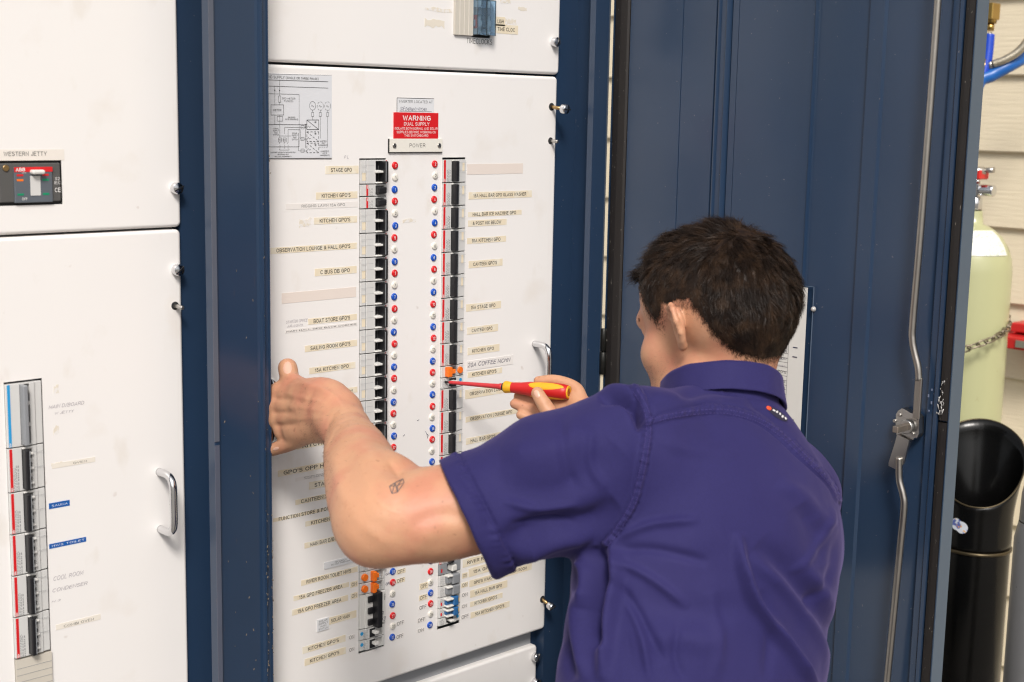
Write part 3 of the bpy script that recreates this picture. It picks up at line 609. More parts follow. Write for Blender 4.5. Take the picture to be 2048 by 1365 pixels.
# ------------------------------------------------------------------ circuit breakers
RATE = mat('fine grey print', (.26, .26, .26, 1), .5, var=.2)
def bar_toggle(mb, x0, x1, z0, z1, y=-.013):
    mb.box(x0, x1, y, .004, z0, z1, bev=.0015, seg=2)
def breaker(name, x0, ztop, h, side, style, label_, poles=2, parentless=True):
    """front of a modular breaker lying on its side: x0 = left of slot, body from ztop down h; side 'L' toggle on the right, 'R' toggle on the left"""
    t = thing(name, label_, 'circuit breaker', (x0, 0, ztop), 'circuit breakers in the board')
    g = .0007; Wd = .047; H = h
    def X(a, b): return (a, b) if side == 'L' else (Wd-b, Wd-a)
    def B(mb, a, b, y0, y1, za, zb, **k): xa, xb = X(a, b); mb.box(xa, xb, y0, y1, za, zb, **k)
    bodym = BODY if style not in ('grey', 'white3') else (GREYP if style == 'grey' else BODY2)
    if side == 'L':
        wa, wb, ba, bb_, sa, sb = .0265, .0365, .0365, .0428, .0450, .0470
    elif side == 'R':
        wa, wb, ba, bb_, sa, sb = .0185, .0235, .0235, .0310, .0432, .0468     # measured from the right end
    else: wa, wb, ba, bb_, sa, sb = .0165, .0225, .0225, .0290, .0415, .0450
    # body: outer step, face, window pit, stripe side
    m = MB()
    B(m, .0003, .010, -.0015, .040, -H+g, -g, bev=.0004)
    B(m, .010, wa, -.0035, .040, -H+g, -g, bev=.0004)
    B(m, bb_+.0002, .0468, -.0035, .040, -H+g, -g, bev=.0004)
    B(m, wa, bb_+.0002, .004, .040, -H+g, -g)
    for k in range(poles+1):          # webs across the window pit between the poles
        zz = -H*k/poles
        B(m, wa, bb_, -.0030, .006, max(-H+g, zz-.0022), min(-g, zz+.0022))
    m.build('body', bodym, t)
    m = MB()                           # toggle lugs (pale) seen between dark windows
    if style == 'bar' and side == 'L':
        for k in range(1, poles): B(m, wa-.002, ba+.001, -.0085, .002, -H*k/poles-.0016, -H*k/poles+.0016, bev=.0008, seg=2)
        B(m, wa-.001, ba+.001, -.0065, .002, -H+g, -H+.0030, bev=.0008); m.build('handle_web', BODY2, t)
    elif style == 'bar':
        for k in range(poles): B(m, wa-.0010, ba+.001, -.0070, .002, -H*(k+.5)/poles-.0018, -H*(k+.5)/poles+.0012, bev=.0008, seg=2)
        B(m, wa, bb_, -.0055, .002, -.0032, -.0008, bev=.0006); m.build('handle_web', BODY2, t)
    else: m.b.free()
    if style in ('bar', 'grey3'):
        m = MB(); B(m, ba, bb_, -.0135, .004, -H+.0022, -.0022, bev=.0016, seg=2); m.build('toggle_bar', BLACK if style == 'bar' else GREYP, t)
        m = MB()
        for k in range(poles): B(m, wa+.0003, ba-.0002, .0030, .0045, -H*(k+1)/poles+.0026, -H*k/poles-.0026)
        m.build('window', BLACK, t)
        if style == 'bar':
            m = MB()
            B(m, ba+.0006, ba+.0016, -.01385, -.01345, -H+.004, -.004); m.build('toggle_highlight', GREYP, t)  # grey strip painted as a highlight along the black bar
    elif style == 'single':
        m = MB(); B(m, wa, bb_-.001, -.011, .004, -H+.004, -.004, bev=.0018, seg=2); m.build('toggle', BLACK, t)
    elif style == 'grey':
        m = MB(); B(m, wa-.004, bb_-.006, -.0095, .004, -H+.004, -.0045, bev=.0018, seg=2); m.build('toggle', BODY2, t)
    elif style == 'yellow':
        m = MB(); B(m, .024, .035, -.0080, .004, -H+.004, -.0045, bev=.0018, seg=2); m.build('toggle', BODY2, t)
        m = MB(); B(m, .0345, .0455, -.0105, .0, -H+.001, -.001, bev=.0022, seg=2); m.build('test_button', YELLOW, t)
    elif style == 'orange':
        xo = (.019, .026) if side == 'L' else (.031, .040)
        m = MB(); B(m, xo[0], xo[1], -.0115, .0, -H+.0015, -.0012, bev=.0012, seg=2); B(m, xo[1]-.001 if side == 'L' else xo[0]-.009, xo[1]+.006 if side == 'L' else xo[0]+.001, -.009, .0, -H*.70, -H*.30, bev=.001); m.build('toggle', ORANGE, t)
        c = .008 if side == 'L' else .0095; cx = c if side == 'L' else Wd-c
        m = MB(); m.cyl((cx, 0, -H*.5), (cx, -.006, -H*.5), .0055, n=20, bev=.0008); m.build('test_button', ORANGE, t)
    elif style == 'white3':
        m = MB()
        for k in range(3): B(m, .0135, .0235, -.0065, .004, -H*(k+.5)/3-.005, -H*(k+.5)/3+.005, bev=.001)
        m.build('window', BLACK, t)
        m = MB(); B(m, .0235, .0325, -.017, .004, -H+.001, .003, bev=.0015, seg=2); m.build('toggle_bar', BLACK, t)
        m = MB(); B(m, .0325, .0465, -.0060, .0, -H+.004, -.001, bev=.0005); m.build('rating_plate', BODY2, t)
    elif style == 'white1':
        m = MB(); B(m, .0175, .0275, -.0040, .004, -H+.002, -.002); m.build('window', BLACK, t)
        m = MB(); B(m, .0215, .0295, -.0130, .004, -H*.55, -H*.28, bev=.0012, seg=2); m.build('toggle', BODY2, t)
    elif style == 'blue1':
        m = MB(); B(m, .024, .036, -.0080, .004, -H+.005, -.005, bev=.001); m.build('toggle', STEELBL, t)
        m = MB(); B(m, .0225, .037, -.0125, .0, -.0055, -.002, bev=.0015, seg=2); B(m, .0225, .037, -.0125, .0, -H+.0015, -H+.0045, bev=.0015, seg=2); m.build('toggle_rim', BODY2, t)
        m = MB(); B(m, .0115, .0225, -.0115, .0, -H+.001, -.001, bev=.002, seg=2); m.build('side_block', STEELBL, t)
        m = MB(); B(m, .0080, .0118, -.009, .0, -H+.005, -.006, bev=.001); m.build('test_button', YELLOW, t)
    elif style == 'green1':
        m = MB(); B(m, .0245, .035, -.0085, .004, -H+.004, -.003, bev=.001); m.build('toggle', GREYP, t)
        m = MB(); B(m, .024, .0355, -.0115, .0, -.0040, -.0005, bev=.001); m.build('toggle_rim', BODY2, t)
        m = MB(); B(m, .0085, .0240, -.0105, .0, -H+.001, -.001, bev=.002, seg=2); m.build('side_block', GREYP, t)
    # print
    if style in ('bar', 'single', 'grey3'):
        if style == 'single': s0, s1 = .0095, .0125
        else: s0, s1 = sa, sb
        m = MB(); B(m, s0, s1, -.0038, -.0030, -H+.0012, -.0012)
        st = m.build('brand_stripe', CYAN if style == 'grey3' else RED, t)
        xa, xb = X(s0, s1)
        ztx = (-.0065, -.0015) if side == 'L' else (-H+.0015, -H+.0065)
        Mr = Matrix.Translation(((xa+xb)/2, 0, sum(ztx)/2)) @ Matrix.Rotation(R(90), 4, 'Y')
        lettering('ABB', -.0024, .0024, -(xb-xa)*.36, (xb-xa)*.36, -.0039, WINK, st, M=Mr, bold=.03)
    if style == 'bar' or style == 'single':
        m = MB()
        if side == 'L' and style == 'bar':
            B(m, .0030, .0092, -.00175, -.0014, -H*.86, -H*.54)
            m.build('paper_tag', TAPE, t)
            m = MB(); B(m, .0004, wa, -.0037, -.0034, -H*.5-.0001, -H*.5+.0001); B(m, .0004, wa-.004, -.0037, -.0034, -H*.25-.0001, -H*.25+.0001)
            B(m, .0096, .0100, -.0020, -.0014, -H+g, -g)
            m.build('moulding_line', GREYP, t)
        elif side != 'L':
            m = MB()
            B(m, .0035, .0075, -.00175, -.0014, -H*.52, -H*.16); m.build('paper_tag', TAPE if side == 'R' else BODY, t)
            m = MB(); B(m, .0004, wa, -.0037, -.0034, -H*.5-.0001, -H*.5+.0001); B(m, .0004, wa, -.0037, -.0034, -H*.155-.0001, -H*.155+.0001)
            B(m, .0096, .0100, -.0020, -.0014, -H+g, -g); m.build('moulding_line', GREYP, t)
        # small rating print: short dark rules standing for illegibly small type
        m = MB(); rr = random.Random(4)
        rows = ([(.0385+.0, .0395)] if side == 'L' and style == 'bar' else [(.034, .0352), (.0365, .0373), (.0382, .0388), (.0398, .0405)])
        if style == 'single': rows = [(.0140, .0146), (.0158, .0164), (.0178, .0184), (.020, .0205)]
        if not (side == 'L' and style == 'bar'):
            for (ra, rb) in rows:
                z = -H+.0015
                while z < -H*.45:
                    l_ = rr.uniform(.001, .0032); B(m, ra, rb, -.00372, -.0034, z, z+l_); z += l_+rr.uniform(.0006, .002)
            m.build('rating_print', RATE, t)
        else: m.b.free()
    if style in ('grey', 'yellow', 'white1', 'blue1', 'orange', 'green1'):
        m = MB(); rr = random.Random(5)
        a0 = .006 if side == 'L' else .037
        if style == 'orange' and side == 'L': a0 = .033
        if style == 'orange' and side == 'R': a0 = .014
        for q in range(4):
            z = -H+.002
            while z < -.004:
                l_ = rr.uniform(.0008, .003); B(m, a0+q*.0021, a0+q*.0021+.0006, -.00372, -.0034, z, z+l_); z += l_+rr.uniform(.0006, .002)
        m.build('rating_print', RATE, t)
        if style in ('grey', 'yellow', 'blue1'):
            m = MB(); B(m, (.0165 if side == 'L' else .041), (.0185 if side == 'L' else .044), -.0038, -.0034, -H*.75, -H*.45); m.build('status_flag', RED, t)
        if style == 'white1':
            m = MB(); cx = X(.004, .006)[0]; m.cyl((cx, -.0014, -H*.4), (cx, -.0018, -H*.4), .0028, n=14); m.build('maker_mark', CYAN, t)
    return t
def zL(y): return onY(719, y).z
def zR(y): return onY(880, y).z
left_labels = {0: ('STAGE GPO label', 'bar', 2), 1: ('upper KITCHEN GPO\'S label on the left', 'single', 1), 2: ('RIGGING LAWN label', 'single', 1), 3: ("second KITCHEN GPO'S label from the top", 'bar', 2), 4: ('OBSERVATION LOUNGE & HALL label', 'bar', 2),
    5: ('C BUS DB GPO label', 'bar', 2), 6: ('blank pinkish tape on the left', 'bar', 2), 7: ("BOAT STORE GPO'S label", 'bar', 2), 8: ("SAILING ROOM GPO'S label", 'bar', 2), 9: ('15A KITCHEN GPO label with two dots', 'bar', 2), 10: ('RIVER ROOM label, right of the left wrist', 'bar', 2),
    11: ('blue button 13 in the left column', 'bar', 2), 12: ('blue button 15, lowest above the forearm', 'bar', 2)}
z = zL(319.5)
for i in range(13):
    lb, st, pl = left_labels[i]; h = .0357 if pl == 2 else .0179
    kind_ = 'two pole breaker with black bar toggle' if pl == 2 else 'single pole breaker with red stripe'
    breaker('circuit_breaker', .0006, z, h, 'L', st, (f'{kind_} beside the {lb}').replace('two pole breaker with black bar toggle', 'two pole breaker'), pl); z -= h
# hidden by the forearm: plain two-pole units down to the mixed group
k = 0
while z > zL(1092)+.03:
    breaker('circuit_breaker', .0006, z, .0357, 'L', 'bar', f'two pole breaker behind the bare forearm in the left column, {["first","second","third","fourth","fifth","sixth"][k]} down', 2); z -= .0357; k += 1
z0_ = zL(1103); hh = (z0_ - zL(1145))/2
breaker('circuit_breaker', .0006, z0_, hh, 'L', 'grey', 'grey single breaker just under the elbow in the left column', 1)
breaker('circuit_breaker', .0006, z0_-hh, hh, 'L', 'yellow', 'grey breaker with a yellow test button, left column below the elbow', 1)
z1_ = z0_-2*hh; hh = (z1_-zL(1191))/2
breaker('circuit_breaker', .0006, z1_, hh, 'L', 'orange', 'breaker with orange toggle, upper of the orange pair, beside RIVER ROOM TOLIET HWS', 1)
breaker('circuit_breaker', .0006, z1_-hh, hh, 'L', 'orange', 'breaker with orange toggle, lower of the orange pair, beside 15A GPO FREEZER AREA', 1)
z2_ = z1_-2*hh; hh = z2_-zL(1260)
t3 = breaker('circuit_breaker', .0006, z2_, hh, 'L', 'white3', 'white three pole main switch with long black bar and pen marks beside SOLAR MAIN', 3)
lettering('CLIPSAL', -.005, .005, -.0011, .0011, -.0062, INK, t3, M=Matrix.Translation((.0445, 0, -.011)) @ Matrix.Rotation(R(90), 4, 'Y'), bold=.02)
lettering('3\n-33', .0345, .0465, -hh+.006, -hh+.022, -.0063, PEN, t3, bold=.01, shear=.3)
z3_ = z2_-hh; hh = (z3_-zL(1304))/2
breaker('circuit_breaker', .0006, z3_, hh, 'L', 'white1', "white single breaker beside the upper of the two lowest KITCHEN GPO'S labels", 1)
breaker('circuit_breaker', .0006, z3_-hh, hh, 'L', 'white1', 'white single breaker, lowest in the left column', 1)
RX = .1582
right_labels = ['blank tape right of the top', '15A HALL BAR GPO GLASS WASHER label', 'HALL BAR ICE MACHINE GPO label', '10A KITCHEN GPO label', "CANTEEN GPO'S label", 'blue button 8 in the right column', '15A STAGE GPO label', 'CANTEEN GPO label without an S', 'KITCHEN GPO label above the coffee tape']
z = zR(319)
for lb in right_labels:
    breaker('circuit_breaker', RX, z, .0356, 'R', 'bar', f'two pole breaker with long black bar beside the {lb}', 2); z -= .0356
breaker('circuit_breaker', RX, z, .0182, 'R', 'orange', 'breaker with orange toggle and round orange button beside 20A COFFEE MCHN', 1); z -= .0182
breaker('circuit_breaker', RX, z, .0178, 'R', 'white1', 'white single breaker touched by the screwdriver tip', 1); z -= .0178
k = 0
while z > zR(1100)+.01:
    nm = ['upper OBSERVATION LOUNGE GPO label, under the screwdriver', 'lower OBSERVATION LOUNGE GPO label', "HALL BAR GPO'S label", 'blue button 18, just above the sleeve'][k] if k < 4 else None
    breaker('circuit_breaker', RX, z, .0356, 'R', 'bar', f'two pole breaker beside the {nm}' if nm else f'two pole breaker behind the purple sleeve in the right column, {["","","","","first","second","third","fourth","fifth"][k]} down', 2); z -= .0356; k += 1
zz = [zR(v) for v in (1128, 1150.5, 1173, 1195, 1216.5, 1236, 1252)]
breaker('circuit_breaker', RX, zz[0], zz[0]-zz[1], 'R', 'grey', 'grey single breaker below the arm beside blue button 24', 1)
breaker('circuit_breaker', RX, zz[1], zz[1]-zz[2], 'R', 'green1', 'breaker with grey side block, upper of two, beside OFF tape', 1)
breaker('circuit_breaker', RX, zz[2], zz[2]-zz[3], 'R', 'green1', 'breaker with grey side block, lower of two, beside blue button 26', 1)
breaker('circuit_breaker', RX, zz[3], zz[3]-zz[4], 'R', 'blue1', 'breaker with blue toggle and yellow dot, upper of the blue pair', 1)
breaker('circuit_breaker', RX, zz[4], zz[4]-zz[5], 'R', 'blue1', 'breaker with blue toggle and yellow dot, lower of the blue pair', 1)
breaker('circuit_breaker', RX, zz[5], zz[5]-zz[6], 'R', 'white1', 'small white breaker with dark toggle, lowest in the right column', 1)
# left bay
names = ['large grey three pole switch with a blue stripe, top of the left bay column', 'three pole breaker beside the torn OVEN tape', 'three pole breaker beside the blue SAUNA tag', 'three pole breaker beside the blue HWS TOILET tag', 'three pole breaker beside faint COOL ROOM pen writing', 'three pole breaker beside the COMBI OVEN tape']
ys = [768, 897, 986, 1070, 1153, 1236, 1319]
for i in range(6):
    za, zb = onY(15+i*2, ys[i]).z, onY(15+i*2, ys[i+1]).z
    breaker('circuit_breaker', -.5412, za, za-zb, 'F', 'grey3' if i == 0 else 'bar', names[i], 3)
fill = tag(MB().box(-.5407, -.4933, -.003, .02, -.3995, onY(27, 1320).z-.001).build('filler_plate', BEIGEP), 'beige blank filler strip under the lowest breaker of the left bay', 'filler plate')
m = MB()
for k in range(5): zz_ = -.352-k*.009; m.box(-.5402, -.4938, -.0033, -.0028, zz_-.0002, zz_+.0002)
m.build('rib_line', GREYP, fill)
fill2 = tag(MB().box(-.5995, -.5035, -.004, .02, .479, .5395).build('filler_plate', BEIGEP), 'grey beige blank plate at the top left corner of the left bay', 'filler plate')
lettering('WESTERN JETTY', *px_rect(7, 313, 93, 303)[:2], *px_rect(7, 313, 93, 303)[2:], -.0006, INKTHIN, label(ltop, '', -12, 322, 128, 299, m=mat('pale tape', (.77, .72, .66, 1), .4)), bold=.004)
# moulded case switch
A, Bp = mccb_a, mccb_b
mc = thing('main_switch', 'square grey moulded switch with red band and pale toggle under WESTERN JETTY', 'main switch', (A.x, 0, A.z))
w, h = Bp.x-A.x, Bp.z-A.z; G3 = mat('dark grey case plastic', (.085, .083, .08, 1), .5, var=.06)
MB().box(.001, w-.001, .004, .05, .001, h-.001).build('surround', BLACK, mc)
MB().box(.004, w-.003, -.002, .04, .004, h-.003, bev=.001).build('case', G3, mc)
fp = MB().box(w*.26, w*.83, -.0045, .0, h*.06, h*.86, bev=.0008).build('face_plate', mat('slate face plastic', (.10, .115, .135, 1), .45), mc)
MB().box(w*.26, w*.83, -.0048, -.0042, h*.75, h*.86).build('red_band', RED, mc)
lettering('ABB', w*.28, w*.42, h*.765, h*.85, -.0049, WINK, mc, bold=.03)
for (x_, z_, c_) in ((.33, .68, RED), (.71, .68, RED), (.33, .57, ORANGE), (.71, .57, mat('green print', (0, .25, .12, 1), .4)), (.33, .25, None), (.71, .25, None)):
    MB().box(w*(x_-.035), w*(x_+.06), -.0048, -.0044, h*z_-.0012, h*z_+.0012).build('position_mark', c_ or bpy.data.materials['green print'], mc)
MB().box(w*.49, w*.64, -.0052, .0, h*.22, h*.66).build('toggle_slot', BODY, mc)
MB().box(w*.49, w*.68, -.013, .0, h*.70, h*.80, bev=.002, seg=2).build('toggle', BODY2, mc)
lettering('OFF', w*.36, w*.44, h*.12, h*.18, -.0048, WINK, mc); lettering('ON', w*.37, w*.43, h*.72, h*.745, -.0050, WINK, mc); lettering('CE', w*.87, w*.96, h*.28, h*.38, -.0022, WINK, mc)
lettering('S2\nIEC', w*.87, w*.96, h*.46, h*.62, -.0022, WINK, mc, bold=0)
m = MB(); m.cyl((w*.15, -.002, h*.84), (w*.15, -.0036, h*.84), .004, n=16, bev=.0006); m.build('case_screw', BRASSY, mc)
# tags and writing in the left bay
DYMO = mat('blue embossed tape', (.008, .10, .38, 1), .3, var=.05)
label(llow, 'SAUNA', 98, 1019, 139, 1000, m=DYMO, ink=WINK, bold=.004, fit=(.13, .9, .28, .68), spacing=1.25)
label(llow, 'HWS TOILET', 98.5, 1098.5, 172, 1074, m=DYMO, ink=WINK, bold=.004, fit=(.07, .95, .28, .7), spacing=1.25)
label(llow, 'OVEN', 104, 938, 190, 914, m=mat('yellowed clear tape', (.77, .72, .64, 1), .35), ink=INKTHIN, bold=0, fit=(.48, .8, .22, .66))
label(llow, 'COMBI OVEN', 112, 1261, 201, 1228, m=bpy.data.materials['yellowed clear tape'], ink=INKTHIN, bold=0, fit=(.17, .84, .15, .62))
hand(llow, 'MAIN D/BOARD', 97, 819, 168, 801, INKFADE); hand(llow, 'W JETTY', 110, 830, 148, 819, INKFADE)
hand(llow, 'COOL ROOM', 107, 1163, 167, 1140, INKFADE); hand(llow, 'CONDENSER', 105, 1186, 175, 1162, INKFADE); hand(llow, 'N 3', 103, 1206, 121, 1198, INKFADE)
torn(llow, 103, 937, 125, 922, seed=11); torn(llow, 107, 872, 118, 850, seed=12, m=GLUE); torn(llow, 107, 790, 117, 768, seed=13, m=GLUE)
# time clocks in the top panel
fl = tag(MB().box(.1773, .2135, -.004, .02, .4646, .6195).build('filler_plate', BEIGEP), 'beige ribbed filler plate left of the time clocks', 'filler plate')
m = MB()
for k in range(1, 4): m.box(.1773+.0362*k/4-.0004, .1773+.0362*k/4+.0004, -.0046, -.0039, .4648, .6193)
m.build('rib', mat('filler rib', (.66, .62, .56, 1), .5), fl)
GL = bpy.data.materials.new('clear blue plastic'); GL.use_nodes = True; _b = GL.node_tree.nodes['Principled BSDF']
_b.inputs['Base Color'].default_value = (.62, .80, .95, 1); _b.inputs['Roughness'].default_value = .08; _b.inputs['Transmission Weight'].default_value = .93; _b.inputs['IOR'].default_value = 1.45
def shell(x0, x1, z0, z1, y0, y1, th=.0012):
    m = MB(); m.box(x0, x1, y0, y0+th, z0, z1); m.box(x0, x0+th, y0+th, y1, z0, z1); m.box(x1-th, x1, y0+th, y1, z0, z1); m.box(x0+th, x1-th, y0+th, y1, z0, z0+th); m.box(x0+th, x1-th, y0+th, y1, z1-th, z1); return m
for k, (xa, xb, lbl) in enumerate(((.2146, .2330, 'clear blue covered time clock beside the ribbed filler, left of the pair'), (.2338, .2522, 'clear blue covered time clock beside the LIGH TIME CLOC tape'))):
    tc_ = thing('time_clock', lbl, 'time clock', (xa, 0, .4660), 'time clocks in the top panel'); ww = xb-xa
    MB().box(.001, ww-.001, .0, .03, .001, .052).build('body', BODY2, tc_)
    m = MB(); m.cyl((ww/2, .0, .018), (ww/2, -.004, .018), .0075, n=24); m.build('dial', BODY, tc_)
    MB().box(ww*.25, ww*.75, -.006, 0, .030, .042, bev=.0006).build('display', GREYP, tc_)
    MB().box(ww*.2, ww*.32, -.007, 0, .010, .030).build('pointer', RED if k == 0 else BLACK, tc_)
    shell(0, ww, 0, .0530, -.013, -.0005).build('clear_cover', GL, tc_)
    MB().box(ww*.15, ww*.85, -.0160, -.0132, .0005, .0045, bev=.001).build('cover_lip', GL, tc_)
hand(top, 'MON', 950, 2, 958, -4, INK)
# ------------------------------------------------------------------ open steel door on the right, seen from inside
door = thing('cabinet_door', 'open navy steel door right of the man, with locking rod and rubber seal', 'door', (.462, -.07, 0))
DX = .462
def dY(px, py, x=DX): return onX(px, py, x).y
def dch(name, m, mt, parent=None): 
    o = m.build(name, mt, None); o.parent = parent or door
    if parent is None: o.matrix_parent_inverse = Matrix.Translation((-.462, .07, 0))
    return o
yH = -.067; s0, s1 = dY(1231, 60), dY(1261, 60); yA = dY(1367.7, 0); b0, b1 = dY(1441, 0), dY(1460, 0); yC = dY(1480, 0); yD = dY(1615, 0); yE = dY(1637, 0)
f0, f1 = dY(1744, 0), dY(1770, 0); g0, g1 = dY(1909, 0), dY(1921, 0); q0, q1 = dY(1934, 0), dY(1955, 0); yEnd = dY(1956, 0)
x = DX
poly = [(x-.002, yH), (x-.002, s0), (x+.006, s0), (x+.006, s1), (x, s1), (x, yA+.0005), (x+.0016, yA), (x+.0004, yA-.001),
        (x+.0004, b0+.007), (x+.0045, b0+.004), (x-.0045, b0), (x-.0050, b0-.002), (x-.0010, b0-.004), (x-.0010, b1+.003), (x-.0050, b1+.001), (x-.0045, b1), (x+.0045, b1-.004), (x+.0004, b1-.007),
        (x+.0004, yC+.0006), (x+.0022, yC), (x-.0004, yC-.001), (x-.0004, yD+.0003), (x-.0012, yD), (x-.0012, yE+.003), (x-.0035, yE+.0015), (x+.0030, yE), (x+.0036, yE-.003), (x+.0036, f0+.004), (x-.001, f0+.001), (x-.001, f1-.001), (x+.0036, f1-.004), (x+.0036, g0+.003),
        (x-.001, g0), (x-.001, g1), (x-.004, g1-.003), (x-.004, q0+.001), (x+.004, q0), (x+.004, q1), (x-.002, q1), (x-.002, yEnd), (x+.0275, yEnd), (x+.0275, yH)]
m = MB(); m.prism(poly, Z0+.01, Z1-.01, 'XY')
dsk = dch('door_skin', m, BLUE)
m = MB(); m.prism([(x-.001, s0-.001), (x-.0045, s0-.004), (x-.0055, (s0+s1)/2), (x-.0035, s1+.004), (x-.001, s1+.001), (x+.0055, s1+.001), (x+.0055, s0-.001)], Z0+.02, Z1-.02, 'XY'); dch('rubber_seal', m, RUBBER)
m = MB(); m.prism([(x+.001, q0-.0005), (x-.0035, q0-.002), (x-.0045, (q0+q1)/2), (x-.0035, q1+.001), (x+.001, q1+.0003), (x+.0035, q1+.0003), (x+.0035, q0-.0005)], onX(1862, 836, x).z, Z1-.02, 'XY'); dch('rubber_seal', m, RUBBER)
m = MB(); m.prism([(x+.001, q0-.0005), (x-.0030, q0-.002), (x-.0040, (q0+q1)/2), (x-.0030, q1+.001), (x+.001, q1+.0003), (x+.0035, q1+.0003), (x+.0035, q0-.0005)], Z0+.02, onX(1862, 838, x).z-.002, 'XY'); dch('rubber_seal', m, RUBBER)
EDGE = mat('dusty blue door edge', (.055, .085, .125, 1), .42, var=.12, vscale=6); mixin(EDGE, (.15, .08, .05, 1), 40, .70, .78, 3, (3, 3, .6), .5)
dch('door_edge', MB().box(x-.0018, x+.0272, yEnd-.0012, yEnd-.0002, Z0+.01, Z1-.01), EDGE)
# silicone smear on the seal
m = MB(); rr = random.Random(3)
for k in range(26):
    py = rr.uniform(765, 828); px = 1886-(py-765)*.10+rr.gauss(0, 3.4); c = onX(px, py, x-.0052)
    m.tube([c, c+Vector((-.0006, rr.uniform(-.002, .002), rr.uniform(-.009, .009)))], rr.uniform(.0003, .0009), 6)
dch('silicone_smear', m, mat('clear silicone', (.42, .41, .40, 1), .12, var=.1))
m = MB()
for (px, py, l_) in ((1864, 780, .004), (1857, 792, .006), (1863, 806, .006), (1858, 822, .003)):
    c = onX(px, py, x-.0042); m.box(c.x-.0004, c.x+.0003, c.y-.0009, c.y+.0009, c.z-l_/3, c.z+l_/3)
dch('paint_chip', m, mat('pale bare paint', (.16, .19, .28, 1), .5))
# locking rod and gearbox
RODX = x-.020; RODM = mat('dull zinc rod', (.40, .375, .34, 1), .36, 1.0, var=.18, vscale=40, bump=.1, bscale=120)
pts = [onX(1891, -260, RODX), onX(1876, 0, RODX), onX(1843, 440, RODX), onX(1826, 640, RODX), onX(1825, 680, RODX), onX(1829, 705, RODX), onX(1836, 735, RODX), onX(1838, 762, RODX)]
m = MB(); m.tube(smooth_path(pts, 6), .0048, 14); dch('locking_rod', m, RODM)
pa, pb = onX(1838, 756, RODX), onX(1833, 838, RODX)
m = MB(); m.box(pa.x-.002, pa.x+.002, pb.y-.0052, pb.y+.0052, pb.z, pa.z, bev=.0005); dch('flattened_rod_end', m, RODM)
pts = [onX(1798, 915, RODX), onX(1798, 940, RODX), onX(1799, 962, RODX), onX(1806, 990, RODX), onX(1808, 1015, RODX), onX(1801, 1090, RODX), onX(1774, 1365, RODX), onX(1745, 1640, RODX)]
m = MB(); m.tube(smooth_path(pts, 6), .0048, 14); dch('locking_rod', m, RODM)
GX = x-.014
def gp(*ps): return [(onX(a, b, GX).y, onX(a, b, GX).z) for a, b in ps]
PLM = mat('pressed zinc plate', (.46, .45, .43, 1), .30, 1.0, var=.12, vscale=30)
pl = gp((1796, 822), (1804, 817), (1813, 821), (1820, 826), (1833, 830), (1838, 836), (1838, 868), (1834, 876), (1829, 876), (1826, 880), (1817, 880), (1812, 884), (1800, 880), (1793, 870), (1791, 845), (1792, 829))
m = MB(); m.prism(pl, GX, GX+.013, 'YZ'); gb = dch('latch_gearbox', m, PLM)
pl = gp((1798, 868), (1822, 880), (1812, 925), (1804, 937), (1793, 937), (1781, 931), (1781, 925), (1794, 884))
m = MB(); m.prism(pl, GX-.005, GX-.0022, 'YZ'); dch('latch_arm', m, PLM, gb)
c = onX(1817, 853, GX); m = MB(); m.cyl(c, c+Vector((-.008, 0, 0)), .010, n=24, bev=.0012); dch('spindle_boss', m, PLM, gb)
m = MB(); m.box(c.x-.034, c.x-.008, c.y-.0042, c.y+.0042, c.z-.0042, c.z+.0042, bev=.0005); dch('square_spindle', m, mat('rusty square bar', (.38, .33, .28, 1), .45, .9, var=.3, vscale=60), gb)
for (a, b) in ((1800, 830), (1826, 868), (1832, 838), (1790, 842)):
    q = onX(a, b, GX); m = MB(); m.cyl(q, q+Vector((-.0022, 0, 0)), .0026, n=14, bev=.0006); dch('rivet', m, ZINC, gb)
q = onX(1807, 893, GX-.0054); 
ML = Matrix.Translation((GX-.0056, q.y, q.z)) @ Matrix.Rotation(R(-90), 4, 'Z') @ Matrix.Rotation(R(-60), 4, 'Y')
lettering('A', -.003, .003, -.003, .003, 0, WINK, None, M=ML, bold=0).parent = gb
lettering('2', -.0025, .0025, -.003, .003, 0, WINK, None, M=Matrix.Translation((0, -.002, -.012)) @ ML, bold=0).parent = gb
for o in gb.children: 
    if o.name.startswith('lettering'): o.matrix_parent_inverse = Matrix.Identity(4) if gb.parent is None else gb.matrix_parent_inverse.inverted() @ Matrix.Identity(4)
# hinge bolts and hinge
for (a, b) in ((1205, 663), (1204, 698)):
    q = onX(a, b, x-.0022); m = MB(); m.cyl((x-.002, q.y, q.z), (x-.009, q.y, q.z), .0062, n=20, bev=.0008); bo = dch('hinge_bolt', m, ZINC)
    m = MB(); m.cyl((x-.0088, q.y, q.z), (x-.0094, q.y, q.z), .003, n=6); dch('socket', m, BLACK, bo)
hp = onY(1190, 660, FY-.004); hq = onY(1186, 752, FY-.004)
m = MB(); m.cyl((XR+.004, FY-.004, hp.z), (XR+.004, FY-.004, (hp.z+hq.z)/2+.0008), .0052, n=16, bev=.0005); dch('hinge', m, mat('black oily hinge', (.02, .02, .018, 1), .35, .6, var=.4, vscale=80))
m = MB(); m.cyl((XR+.004, FY-.004, (hp.z+hq.z)/2-.0008), (XR+.004, FY-.004, hq.z), .0058, n=16, bev=.0005); m.build('hinge_knuckle', bpy.data.materials['black oily hinge'], board)
